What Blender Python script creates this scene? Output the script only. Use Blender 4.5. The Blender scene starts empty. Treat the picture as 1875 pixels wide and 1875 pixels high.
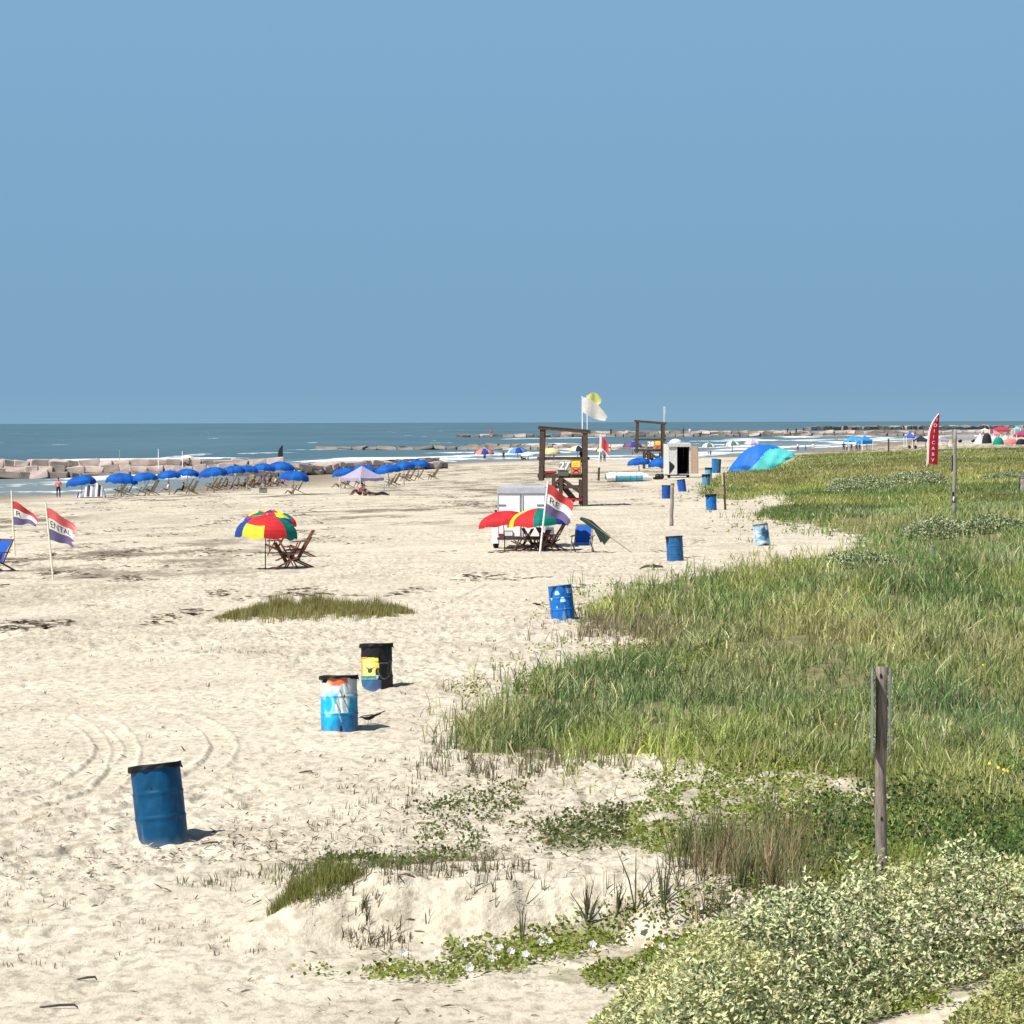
import bpy, math, random
import numpy as np
from mathutils import Vector, Matrix, Euler

random.seed(7)
rng = np.random.default_rng(11)
sc = bpy.context.scene
COL = sc.collection
R = math.radians

# ------------------------------------------------------------------ camera
F = 6000.0          # focal length in pixels of the 1875 px frame
CX = CY = 937.5
CAM_H = 4.5
HOR = 773.0
PITCH = math.atan((CY - HOR) / F)
ROLL = R(0.165)
cd = bpy.data.cameras.new('camera')
cam = bpy.data.objects.new('camera', cd)
COL.objects.link(cam)
cd.sensor_width = 36.0
cd.lens = 36.0 * F / 1875.0
cd.clip_start = 0.5
cd.clip_end = 80000
CR = (Matrix.Rotation(R(90) - PITCH, 3, 'X') @ Matrix.Rotation(-ROLL, 3, 'Z'))
cam.matrix_world = Matrix.Translation((0, 0, CAM_H)) @ CR.to_4x4()
sc.camera = cam
CRn = np.array(CR)

# ------------------------------------------------------------------ world, sun, exposure
SUN_EL, SUN_AZ = R(54), R(40)      # azimuth: from the left, this much towards the camera
sun_dir = Vector((-math.cos(SUN_EL) * math.cos(SUN_AZ), -math.cos(SUN_EL) * math.sin(SUN_AZ), math.sin(SUN_EL)))
w = bpy.data.worlds.new('World')
sc.world = w
w.use_nodes = True
nt = w.node_tree
nt.nodes.clear()
out = nt.nodes.new('ShaderNodeOutputWorld')
sky = nt.nodes.new('ShaderNodeTexSky')
sky.sky_type = 'NISHITA'
sky.sun_disc = False
sky.sun_elevation = SUN_EL
sky.sun_rotation = math.atan2(sun_dir.x, sun_dir.y)
b1 = nt.nodes.new('ShaderNodeBackground')
b1.inputs[1].default_value = 0.055
nt.links.new(sky.outputs[0], b1.inputs[0])
tc = nt.nodes.new('ShaderNodeTexCoord')
sp = nt.nodes.new('ShaderNodeSeparateXYZ')
nt.links.new(tc.outputs['Generated'], sp.inputs[0])
mr = nt.nodes.new('ShaderNodeMapRange')          # z of the direction 0 .. 0.5
mr.inputs[1].default_value = 0.0
mr.inputs[2].default_value = 0.20
nt.links.new(sp.outputs[2], mr.inputs[0])
rp = nt.nodes.new('ShaderNodeValToRGB')
cr = rp.color_ramp
cr.elements[0].position = 0.0
cr.elements[0].color = (0.225, 0.402, 0.555, 1)
cr.elements[1].position = 1.0
cr.elements[1].color = (0.225, 0.43, 0.70, 1)
for p, c in ((0.06, (0.205, 0.372, 0.545, 1)), (0.30, (0.203, 0.382, 0.570, 1)), (0.65, (0.214, 0.402, 0.618, 1))):
    e = cr.elements.new(p)
    e.color = c
nt.links.new(mr.outputs[0], rp.inputs[0])
b2 = nt.nodes.new('ShaderNodeBackground')
nt.links.new(rp.outputs[0], b2.inputs[0])
b2.inputs[1].default_value = 0.70
mr2 = nt.nodes.new('ShaderNodeMapRange')
mr2.interpolation_type = 'SMOOTHSTEP'
mr2.inputs[1].default_value = 0.15
mr2.inputs[2].default_value = 0.5
nt.links.new(sp.outputs[2], mr2.inputs[0])
mx = nt.nodes.new('ShaderNodeMixShader')
nt.links.new(mr2.outputs[0], mx.inputs[0])
nt.links.new(b2.outputs[0], mx.inputs[1])
nt.links.new(b1.outputs[0], mx.inputs[2])
nt.links.new(mx.outputs[0], out.inputs[0])

sd = bpy.data.lights.new('sun', 'SUN')
sd.energy = 4.7
sd.angle = R(0.5)
sd.color = (1.0, 0.95, 0.87)
so = bpy.data.objects.new('sun', sd)
COL.objects.link(so)
so.rotation_euler = sun_dir.to_track_quat('Z', 'Y').to_euler()
so.location = (0, 0, 50)

sc.view_settings.view_transform = 'Standard'
sc.view_settings.look = 'None'
sc.view_settings.exposure = 0.55
sc.view_settings.gamma = 1
sc.cycles.max_bounces = 5
sc.cycles.diffuse_bounces = 3
sc.cycles.transparent_max_bounces = 4
sc.cycles.use_denoising = True

# ------------------------------------------------------------------ noise and small helpers
_T = [np.random.default_rng(100 + i).random((256, 256)) for i in range(6)]


def vn(x, y, s=0):
    """value noise 0..1"""
    x = np.asarray(x, float) + 1000.3
    y = np.asarray(y, float) + 1000.7
    xi = np.floor(x).astype(int)
    yi = np.floor(y).astype(int)
    fx = x - xi
    fy = y - yi
    fx = fx * fx * (3 - 2 * fx)
    fy = fy * fy * (3 - 2 * fy)
    t = _T[s % 6]
    a = t[xi & 255, yi & 255]
    b = t[(xi + 1) & 255, yi & 255]
    c = t[xi & 255, (yi + 1) & 255]
    d = t[(xi + 1) & 255, (yi + 1) & 255]
    return (a * (1 - fx) + b * fx) * (1 - fy) + (c * (1 - fx) + d * fx) * fy


def fbm(x, y, s=0, o=3):
    r = 0
    a = 1.0
    n = 0
    for i in range(o):
        r = r + a * vn(x * 2 ** i, y * 2 ** i, s + i)
        n += a
        a *= 0.5
    return r / n


def sst(a, b, x):
    t = np.clip((x - a) / (b - a), 0, 1)
    return t * t * (3 - 2 * t)


def seg_dist(x, y, pts):
    """distance to polyline and signed side (positive = right of the direction of travel)"""
    best = np.full(np.shape(x), 1e18)
    side = np.zeros(np.shape(x))
    for (x0, y0), (x1, y1) in zip(pts[:-1], pts[1:]):
        dx, dy = x1 - x0, y1 - y0
        L2 = dx * dx + dy * dy
        t = np.clip(((x - x0) * dx + (y - y0) * dy) / L2, 0, 1)
        d = (x - x0 - t * dx) ** 2 + (y - y0 - t * dy) ** 2
        s = (x - x0) * dy - (y - y0) * dx
        m = d < best - 1e-9
        best = np.where(m, d, best)
        side = np.where(m, s, side)
    return np.sqrt(best), np.sign(side)


# ------------------------------------------------------------------ terrain
SEA = -1.6
SHORE = [(-300, -400), (-75, 60), (-62, 180), (-49, 255), (-43, 277), (-35, 283), (-31, 305), (-28, 342), (-25, 393), (-19, 455), (-8, 498),
         (5, 503), (23, 530), (38, 581), (65, 690), (90, 813), (155, 1143), (249, 1591), (420, 2300), (900, 3600), (3000, 6000)]
XE_D = [0, 24, 33, 48, 62, 76, 92, 109, 140, 172, 213, 300, 350, 430, 600]
XE_X = [1.5, 0.9, 0.6, -0.4, 0.6, 2.2, 5.5, 9.5, 13, 14, 13, 19, 24, 33, 60]
_TR = [[(-60, 1462), (33, 1441), (118, 1415), (166, 1387), (193, 1362), (196, 1348), (188, 1332), (172, 1316), (145, 1300), (105, 1287), (25, 1286), (-60, 1290)],
       [(60, 1500), (160, 1480), (262, 1458), (352, 1406), (392, 1376), (407, 1349), (397, 1330), (380, 1315), (338, 1290), (258, 1275), (150, 1265), (0, 1262)],
       [(-60, 1500), (60, 1468), (180, 1430), (215, 1395), (228, 1352), (215, 1325), (190, 1302), (160, 1288)],
       [(-40, 1218), (250, 1205), (420, 1180), (620, 1150), (800, 1110), (900, 1060)]]
TRACKS = [[((px - CX) * CAM_H / (py - HOR), F * CAM_H / (py - HOR)) for px, py in t] for t in _TR]


def shore_s(x, y):
    d, s = seg_dist(x, y, SHORE)
    return d * s


def height(x, y, fine=False):
    x = np.asarray(x, float)
    y = np.asarray(y, float)
    s = shore_s(x, y)
    z = np.where(s > 0, SEA * (1 - np.clip(s / 85, 0, 1)) ** 1.4, np.maximum(SEA + s * 0.03, SEA - 3))
    xe = np.interp(y, XE_D, XE_X)
    amp = np.interp(y, [0, 33, 60, 110, 170, 400, 470, 2000], [0.18, 0.22, 0.40, 0.5, 0.75, 1.0, 0.35, 0.3])
    wd = 3 + y * 0.05
    inside = sst(0, 1, (x - xe) / wd)
    z = z + amp * inside * (0.35 + 1.3 * fbm(x / (5 + y * 0.05), y / (12 + y * .04), 1, 3))
    # eroded sand bank close to the camera
    toe = 28.35 + 0.35 * (vn(x * 1.1, x * 0 + 3, 2) - 0.5) + 0.10 * (vn(x * 5, x * 0, 3) - .5)
    bank = sst(toe, toe + 0.62, y) * (1 - sst(29.6, 34.0, y)) * sst(-2.7, -1.5, x) * (1 - sst(1.4, 3.5, x))
    z = z + 0.48 * bank * (0.85 + .3 * vn(x * 1.3, y * .7, 4))
    # the low grassy mound and a smaller one
    z = z + 0.20 * np.exp(-(((x + 5.1) / 2.3) ** 2 + ((y - 81) / 3.2) ** 2))
    z = z + 0.10 * np.exp(-(((x + 6.0) / 1.3) ** 2 + ((y - 65) / 1.6) ** 2))
    if fine:
        # trampled sand: footprints and ripples, flattened by wheel tracks
        near = 1 - sst(60, 220, y)
        f = 0.055 * (fbm(x * 2.3, y * 1.5, 0, 3) - .5) + 0.085 * (fbm(x * 6.5, y * 2.6, 1, 2) - .5) + 0.05 * (vn(x * 6.2, y * 4.6, 2) - .5)
        dim = vn(x * 3.0, y * 2.0, 5)
        f = f - 0.06 * sst(0.66, 0.84, dim) * (0.4 + vn(x * .4, y * .3, 3))
        calm = 0.35 + 0.65 * sst(0.35, 0.6, fbm(x * 0.16, y * 0.09, 3, 2))
        calm = calm * (0.35 + 0.65 * sst(25.5, 27.6, y + 0.3 * x))      # smooth strip at the front
        tr = np.zeros(x.shape)
        rim = np.zeros(x.shape)
        for t in TRACKS:
            dd, _ = seg_dist(x, y, t)
            tr = np.maximum(tr, 1 - sst(0.14, 0.18, dd))
            rim = np.maximum(rim, np.exp(-((dd - 0.21) / 0.035) ** 2))
        z = z + f * calm * (1 - 0.92 * tr) * (0.35 + 0.65 * near) - 0.025 * tr + 0.020 * rim
        z = z + 0.10 * (fbm(x * 0.35, y * 0.22, 4, 3) - .5) * near
        z = z + 0.10 * bank * (fbm(x * 3.5, y * 1.2, 1, 3) - .5)
    return z


def proj(x, y, z):
    """world -> pixel of the 1875 px frame"""
    p = np.stack([x, y, z - CAM_H], -1) @ CRn
    return CX + F * p[..., 0] / -p[..., 2], CY - F * p[..., 1] / -p[..., 2]


def ray(px, py):
    return CRn @ np.array([(px - CX) / F, (CY - py) / F, -1.0])


def gnd(px, py, dz=0.0, fine=True):
    """ground point seen at this pixel"""
    d = ray(px, py)
    ts = np.geomspace(18, 6000, 4000)
    xs, ys, zs = d[0] * ts, d[1] * ts, CAM_H + d[2] * ts
    g = np.maximum(height(xs, ys, False), SEA) + dz
    k = np.where(zs < g)[0]
    if len(k) == 0:
        k = [len(ts) - 1]
    k = max(int(k[0]), 1)
    a, b = ts[k - 1], ts[k]
    for _ in range(25):
        m = .5 * (a + b)
        if CAM_H + d[2] * m < float(max(height(d[0] * m, d[1] * m, False), SEA)) + dz:
            b = m
        else:
            a = m
    m = b
    z = float(max(height(np.array([d[0] * m]), np.array([d[1] * m]), fine)[0], SEA))
    return Vector((d[0] * m, d[1] * m, z + dz)), F / m     # point, pixels per metre


def inpoly(px, py, poly):
    r = np.zeros(np.shape(px), bool)
    n = len(poly)
    j = n - 1
    for i in range(n):
        xi, yi = poly[i]
        xj, yj = poly[j]
        if yi != yj:
            c = ((yi > py) != (yj > py)) & (px < (xj - xi) * (py - yi) / (yj - yi) + xi)
            r ^= c
        j = i
    return r


# ------------------------------------------------------------------ materials
def mat(name, col, rough=0.7, var=0.0, vscale=8.0, bump=0.0, bscale=30.0, attr=None, spec=0.3, metal=0.0, trans=0.0, stretch=None, dark=None):
    m = bpy.data.materials.new(name)
    m.use_nodes = True
    n = m.node_tree.nodes
    L = m.node_tree.links
    bs = n['Principled BSDF']
    bs.inputs['Base Color'].default_value = (*col, 1)
    bs.inputs['Roughness'].default_value = rough
    bs.inputs['Metallic'].default_value = metal
    bs.inputs['Specular IOR Level'].default_value = spec
    src = None
    if attr:
        a = n.new('ShaderNodeAttribute')
        a.attribute_name = attr
        src = a.outputs['Color']
    tcn = n.new('ShaderNodeTexCoord')
    vec = tcn.outputs['Object']
    if stretch:
        mp = n.new('ShaderNodeMapping')
        mp.inputs['Scale'].default_value = stretch
        L.new(vec, mp.inputs[0])
        vec = mp.outputs[0]
    if var:
        no = n.new('ShaderNodeTexNoise')
        no.inputs['Scale'].default_value = vscale
        no.inputs['Detail'].default_value = 5
        L.new(vec, no.inputs['Vector'])
        ra = n.new('ShaderNodeValToRGB')
        d = dark or tuple(c * (1 - var) for c in col)
        hi = tuple(min(1, c * (1 + var * .6)) for c in col)
        if attr:
            d = (1 - var,) * 3
            hi = (1 + var * .5,) * 3
        ra.color_ramp.elements[0].position = 0.32
        ra.color_ramp.elements[0].color = (*d, 1)
        ra.color_ramp.elements[1].position = 0.68
        ra.color_ramp.elements[1].color = (*hi, 1)
        L.new(no.outputs[0], ra.inputs[0])
        if attr:
            mm = n.new('ShaderNodeMix')
            mm.data_type = 'RGBA'
            mm.blend_type = 'MULTIPLY'
            mm.inputs[0].default_value = 1
            L.new(src, mm.inputs[6])
            L.new(ra.outputs[0], mm.inputs[7])
            src = mm.outputs[2]
        else:
            src = ra.outputs[0]
    if src is not None:
        L.new(src, bs.inputs['Base Color'])
    if bump:
        nb = n.new('ShaderNodeTexNoise')
        nb.inputs['Scale'].default_value = bscale
        nb.inputs['Detail'].default_value = 4
        L.new(vec, nb.inputs['Vector'])
        bp = n.new('ShaderNodeBump')
        bp.inputs['Strength'].default_value = bump
        bp.inputs['Distance'].default_value = 0.02
        L.new(nb.outputs[0], bp.inputs['Height'])
        L.new(bp.outputs[0], bs.inputs['Normal'])
    if trans:
        tr = n.new('ShaderNodeBsdfTranslucent')
        if src is not None:
            L.new(src, tr.inputs[0])
        else:
            tr.inputs[0].default_value = (*col, 1)
        mi = n.new('ShaderNodeMixShader')
        mi.inputs[0].default_value = trans
        L.new(bs.outputs[0], mi.inputs[1])
        L.new(tr.outputs[0], mi.inputs[2])
        L.new(mi.outputs[0], n['Material Output'].inputs[0])
    return m


_mc = {}


def M(col, rough=0.7, trans=0.0, var=0.12, **k):
    key = (tuple(col), rough, trans, var, tuple(sorted(k.items())))
    if key not in _mc:
        _mc[key] = mat('paint_%d' % len(_mc), col, rough, var, 6.0, trans=trans, **k)
    return _mc[key]


def sand_material():
    m = bpy.data.materials.new('sand')
    m.use_nodes = True
    n = m.node_tree.nodes
    L = m.node_tree.links
    bs = n['Principled BSDF']
    bs.inputs['Roughness'].default_value = 0.95
    bs.inputs['Specular IOR Level'].default_value = 0.1
    g = n.new('ShaderNodeNewGeometry')

    def noise(scale, detail=4, st=(1, 1, 1), rough=.55):
        mp = n.new('ShaderNodeMapping')
        mp.inputs['Scale'].default_value = st
        L.new(g.outputs['Position'], mp.inputs[0])
        t = n.new('ShaderNodeTexNoise')
        t.inputs['Scale'].default_value = scale
        t.inputs['Detail'].default_value = detail
        t.inputs['Roughness'].default_value = rough
        L.new(mp.outputs[0], t.inputs['Vector'])
        return t.outputs[0]

    def ramp(src, p0, c0, p1, c1):
        r = n.new('ShaderNodeValToRGB')
        r.color_ramp.elements[0].position = p0
        r.color_ramp.elements[0].color = (*c0, 1)
        r.color_ramp.elements[1].position = p1
        r.color_ramp.elements[1].color = (*c1, 1)
        L.new(src, r.inputs[0])
        return r.outputs[0]

    def mix(fac, a, b, mode='MIX'):
        q = n.new('ShaderNodeMix')
        q.data_type = 'RGBA'
        q.blend_type = mode
        if isinstance(fac, float):
            q.inputs[0].default_value = fac
        else:
            L.new(fac, q.inputs[0])
        for s, i in ((a, 6), (b, 7)):
            if isinstance(s, tuple):
                q.inputs[i].default_value = (*s, 1)
            else:
                L.new(s, q.inputs[i])
        return q.outputs[2]

    base = ramp(noise(0.35, 5), 0.35, (0.512, 0.460, 0.366), 0.65, (0.605, 0.555, 0.450))
    sp1 = ramp(noise(7, 6, (1, .55, 1), .7), 0.38, (0.68, 0.665, 0.65), 0.52, (1.04, 1.04, 1.04))
    base = mix(1.0, base, sp1, 'MULTIPLY')
    # dark flecks: shell, bark, weed fragments and painted pit shade, quieter where the sand is smooth
    at0 = n.new('ShaderNodeAttribute')
    at0.attribute_name = 'cover'
    inv = n.new('ShaderNodeMath')
    inv.operation = 'SUBTRACT'
    inv.inputs[0].default_value = 1.0
    L.new(at0.outputs['Alpha'], inv.inputs[1])

    def fleck(scale, st, p0, p1, zscale, z0, z1, col, base):
        fl = ramp(noise(scale, 4, st, .65), p0, (0, 0, 0), p1, (1, 1, 1))
        flz = ramp(noise(zscale, 4), z0, (.12, .12, .12), z1, (1, 1, 1))
        fm = n.new('ShaderNodeMath')
        fm.operation = 'MULTIPLY'
        L.new(fl, fm.inputs[0])
        L.new(flz, fm.inputs[1])
        f2 = n.new('ShaderNodeMath')
        f2.operation = 'MULTIPLY'
        L.new(fm.outputs[0], f2.inputs[0])
        L.new(inv.outputs[0], f2.inputs[1])
        return mix(f2.outputs[0], base, col)
    base = fleck(5.0, (1, .38, 1), .53, .63, .6, .40, .6, (0.36, 0.30, 0.225), base)
    base = fleck(11.0, (1, .30, 1), .60, .65, .8, .42, .6, (0.16, 0.13, 0.095), base)
    base = fleck(23.0, (1, .26, 1), .62, .66, 1.5, .40, .6, (0.17, 0.14, 0.10), base)
    at = n.new('ShaderNodeAttribute')
    at.attribute_name = 'cover'
    sx = n.new('ShaderNodeSeparateColor')
    L.new(at.outputs['Color'], sx.inputs[0])
    # veg soil and painted bush shade (r), wet (g), weed streaks (b)
    litter = ramp(noise(4, 5), 0.35, (0.085, 0.09, 0.030), 0.7, (0.21, 0.20, 0.085))
    base = mix(sx.outputs[0], base, litter)
    base = mix(sx.outputs[1], base, (0.225, 0.185, 0.14))
    # long streaks of dried weed left by the tide
    st = ramp(noise(0.9, 9, (0.30, 0.16, 1), .78), 0.475, (0, 0, 0), 0.56, (1, 1, 1))
    s2 = n.new('ShaderNodeMath')
    s2.operation = 'MULTIPLY'
    L.new(st, s2.inputs[0])
    L.new(sx.outputs[2], s2.inputs[1])
    base = mix(s2.outputs[0], base, (0.17, 0.14, 0.105))
    L.new(base, bs.inputs['Base Color'])
    bp = n.new('ShaderNodeBump')
    bp.inputs['Strength'].default_value = 0.9
    bp.inputs['Distance'].default_value = 0.045
    L.new(noise(9, 8, (1, .45, 1), .7), bp.inputs['Height'])
    L.new(bp.outputs[0], bs.inputs['Normal'])
    return m


def water_material():
    m = bpy.data.materials.new('sea_water')
    m.use_nodes = True
    n = m.node_tree.nodes
    L = m.node_tree.links
    bs = n['Principled BSDF']
    g = n.new('ShaderNodeNewGeometry')

    def noise(scale, detail, st):
        mp = n.new('ShaderNodeMapping')
        mp.inputs['Scale'].default_value = st
        L.new(g.outputs['Position'], mp.inputs[0])
        t = n.new('ShaderNodeTexNoise')
        t.inputs['Scale'].default_value = scale
        t.inputs['Detail'].default_value = detail
        t.inputs['Roughness'].default_value = .6
        L.new(mp.outputs[0], t.inputs['Vector'])
        return t.outputs[0]
    r = n.new('ShaderNodeValToRGB')
    r.color_ramp.elements[0].position = 0.35
    r.color_ramp.elements[0].color = (0.042, 0.094, 0.108, 1)
    r.color_ramp.elements[1].position = 0.66
    r.color_ramp.elements[1].color = (0.078, 0.145, 0.160, 1)
    L.new(noise(0.012, 8, (1.0, 0.22, 1)), r.inputs[0])
    at = n.new('ShaderNodeAttribute')
    at.attribute_name = 'foam'
    sx = n.new('ShaderNodeSeparateColor')
    L.new(at.outputs['Color'], sx.inputs[0])
    q = n.new('ShaderNodeMix')
    q.data_type = 'RGBA'
    L.new(sx.outputs[1], q.inputs[0])
    L.new(r.outputs[0], q.inputs[6])
    q.inputs[7].default_value = (0.20, 0.22, 0.20, 1)      # shallow, sandy water
    # ragged foam
    fr = noise(0.5, 5, (1, .35, 1))
    ad = n.new('ShaderNodeMath')
    ad.operation = 'ADD'
    L.new(sx.outputs[0], ad.inputs[0])
    L.new(fr, ad.inputs[1])
    ms = n.new('ShaderNodeMapRange')
    ms.inputs[1].default_value = 0.95
    ms.inputs[2].default_value = 1.15
    L.new(ad.outputs[0], ms.inputs[0])
    q2 = n.new('ShaderNodeMix')
    q2.data_type = 'RGBA'
    L.new(ms.outputs[0], q2.inputs[0])
    L.new(q.outputs[2], q2.inputs[6])
    q2.inputs[7].default_value = (0.82, 0.82, 0.80, 1)
    L.new(q2.outputs[2], bs.inputs['Base Color'])
    bs.inputs['Roughness'].default_value = 0.35
    bs.inputs['Specular IOR Level'].default_value = 0.22
    bp = n.new('ShaderNodeBump')
    bp.inputs['Strength'].default_value = 1.0
    bp.inputs['Distance'].default_value = 1.2
    L.new(noise(0.10, 7, (1, .35, 1)), bp.inputs['Height'])
    L.new(bp.outputs[0], bs.inputs['Normal'])
    return m


# ------------------------------------------------------------------ mesh building
def np_mesh(name, v, quads=None, tris=None, colors=None, cname='col', mats=(), smooth=False):
    me = bpy.data.meshes.new(name)
    v = np.asarray(v, np.float32)
    me.vertices.add(len(v))
    me.vertices.foreach_set('co', v.ravel())
    parts = []
    starts = []
    o = 0
    for a, k in ((quads, 4), (tris, 3)):
        if a is not None and len(a):
            a = np.asarray(a, np.int32)
            parts.append(a.ravel())
            starts.append(o + np.arange(len(a)) * k)
            o += len(a) * k
    li = np.concatenate(parts)
    st = np.concatenate(starts).astype(np.int32)
    me.loops.add(len(li))
    me.loops.foreach_set('vertex_index', li)
    me.polygons.add(len(st))
    me.polygons.foreach_set('loop_start', st)
    if smooth:
        me.polygons.foreach_set('use_smooth', np.ones(len(st), bool))
    me.update(calc_edges=True)
    if colors is not None:
        at = me.color_attributes.new(cname, 'FLOAT_COLOR', 'POINT')
        c = np.ones((len(v), 4), np.float32)
        c[:, :colors.shape[1]] = colors
        at.data.foreach_set('color', c.ravel())
    for m in mats:
        me.materials.append(m)
    return me


class MB:
    """collects shapes into one mesh"""

    def __init__(s):
        s.v, s.f, s.m = [], [], []

    def add(s, vs, fs, mi=0):
        o = len(s.v)
        s.v += [tuple(p) for p in vs]
        s.f += [tuple(i + o for i in f) for f in fs]
        s.m += [mi] * len(fs)

    def box(s, c, d, rot=None, mi=0, bev=0.0):
        hx, hy, hz = d[0] / 2, d[1] / 2, d[2] / 2
        pts = [Vector((x * hx, y * hy, z * hz)) for x in (-1, 1) for y in (-1, 1) for z in (-1, 1)]
        if rot is not None:
            e = Euler(rot).to_matrix()
            pts = [e @ p for p in pts]
        s.add([p + Vector(c) for p in pts], [(0, 1, 3, 2), (4, 6, 7, 5), (0, 4, 5, 1), (2, 3, 7, 6), (0, 2, 6, 4), (1, 5, 7, 3)], mi)

    def bar(s, p0, p1, w, t=None, mi=0):
        """rectangular bar between two points"""
        t = t or w
        p0, p1 = Vector(p0), Vector(p1)
        d = p1 - p0
        if d.length < 1e-6:
            return
        z = d.normalized()
        up = Vector((0, 1, 0)) if abs(z.y) < 0.9 else Vector((1, 0, 0))
        x = z.cross(up).normalized()
        y = z.cross(x)
        vs = []
        for p in (p0, p1):
            for a, b in ((-1, -1), (1, -1), (1, 1), (-1, 1)):
                vs.append(p + x * a * w / 2 + y * b * t / 2)
        s.add(vs, [(0, 3, 2, 1), (4, 5, 6, 7), (0, 1, 5, 4), (1, 2, 6, 5), (2, 3, 7, 6), (3, 0, 4, 7)], mi)

    def tube(s, pts, r, n=8, mi=0, cap=True):
        pts = [Vector(p) for p in pts]
        if not isinstance(r, (list, tuple)):
            r = [r] * len(pts)
        o = len(s.v)
        vs = []
        for i, p in enumerate(pts):
            d = (pts[min(i + 1, len(pts) - 1)] - pts[max(i - 1, 0)]).normalized()
            up = Vector((0, 1, 0)) if abs(d.y) < 0.9 else Vector((1, 0, 0))
            x = d.cross(up).normalized()
            y = d.cross(x)
            for k in range(n):
                a = 2 * math.pi * k / n
                vs.append(p + (x * math.cos(a) + y * math.sin(a)) * r[i])
        fs = []
        for i in range(len(pts) - 1):
            for k in range(n):
                a, b = i * n + k, i * n + (k + 1) % n
                fs.append((a, b, b + n, a + n))
        if cap:
            fs.append(tuple(range(n))[::-1])
            fs.append(tuple((len(pts) - 1) * n + k for k in range(n)))
        s.add(vs, fs, mi)

    def lathe(s, prof, n=24, mi=0, c=(0, 0, 0), cap=False):
        vs = []
        for r, z in prof:
            for k in range(n):
                a = 2 * math.pi * k / n
                vs.append((c[0] + r * math.cos(a), c[1] + r * math.sin(a), c[2] + z))
        fs = []
        for i in range(len(prof) - 1):
            for k in range(n):
                a, b = i * n + k, i * n + (k + 1) % n
                fs.append((a, b, b + n, a + n))
        if cap:
            fs.append(tuple((len(prof) - 1) * n + k for k in range(n)))
        s.add(vs, fs, mi)

    def ell(s, c, r, n=12, mi=0, rot=None):
        prof = []
        vs = []
        m = n // 2
        e = Euler(rot).to_matrix() if rot is not None else None
        for i in range(m + 1):
            ph = math.pi * i / m
            for k in range(n):
                a = 2 * math.pi * k / n
                p = Vector((r[0] * math.sin(ph) * math.cos(a), r[1] * math.sin(ph) * math.sin(a), r[2] * math.cos(ph)))
                if e:
                    p = e @ p
                vs.append(p + Vector(c))
        fs = []
        for i in range(m):
            for k in range(n):
                a, b = i * n + k, i * n + (k + 1) % n
                fs.append((a, a + n, b + n, b))
        s.add(vs, fs, mi)

    def grid(s, fn, nu, nv, mi=0, mf=None, wrap=False):
        vs = [fn(i / nu, j / nv) for j in range(nv + 1) for i in range(nu + 1)]
        o = len(s.v)
        s.v += [tuple(p) for p in vs]
        for j in range(nv):
            for i in range(nu):
                a = o + j * (nu + 1) + i
                s.f.append((a, a + 1, a + nu + 2, a + nu + 1))
                s.m.append(mf(i, j) if mf else mi)

    def mesh(s, name, mats, smooth=False):
        me = bpy.data.meshes.new(name)
        me.from_pydata(s.v, [], s.f)
        for m in mats:
            me.materials.append(m)
        me.polygons.foreach_set('material_index', s.m)
        if smooth:
            me.polygons.foreach_set('use_smooth', [True] * len(s.f))
        me.update()
        return me

    def build(s, name, mats, parent=None, smooth=False):
        if not isinstance(mats, (list, tuple)):
            mats = [mats]
        return obj(name, s.mesh(name, mats, smooth), parent)


def obj(name, me, parent=None, loc=None):
    o = bpy.data.objects.new(name, me)
    COL.objects.link(o)
    if parent:
        o.parent = parent
    if loc is not None:
        o.location = loc
    return o


def tag(o, label=None, cat=None, group=None, kind=None):
    if label:
        o['label'] = label
    if cat:
        o['category'] = cat
    if group:
        o['group'] = group
    if kind:
        o['kind'] = kind
    return o


def thing(name, label, cat, loc=(0, 0, 0), rot=(0, 0, 0), group=None, scale=1.0):
    o = bpy.data.objects.new(name, None)
    COL.objects.link(o)
    o.empty_display_size = 0.2
    o.location = loc
    o.rotation_euler = rot
    o.scale = (scale,) * 3 if isinstance(scale, (int, float)) else scale
    return tag(o, label, cat, group)


def solid(o, t=0.004):
    md = o.modifiers.new('thickness', 'SOLIDIFY')
    md.thickness = t
    md.offset = 0
    return o


def text_points(s, size=1.0):
    """filled letters as triangles in a unit plane: verts (x right, y up), faces"""
    cu = bpy.data.curves.new('letters', 'FONT')
    cu.body = s
    cu.size = size
    cu.align_x = 'CENTER'
    cu.align_y = 'CENTER'
    cu.resolution_u = 3
    to = bpy.data.objects.new('letters', cu)
    COL.objects.link(to)
    dg = bpy.context.evaluated_depsgraph_get()
    me = bpy.data.meshes.new_from_object(to.evaluated_get(dg))
    vs = [Vector(v.co) for v in me.vertices]
    fs = [tuple(p.vertices) for p in me.polygons]
    bpy.data.objects.remove(to)
    bpy.data.meshes.remove(me)
    return vs, fs


def letters(name, s, size, place, m, parent):
    vs, fs = text_points(s, size)
    b = MB()
    b.add([place(v.x, v.y) for v in vs], fs)
    return b.build(name, m, parent)


# ================================================================== GROUND AND SEA
def zone(pts):
    return pts


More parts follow.
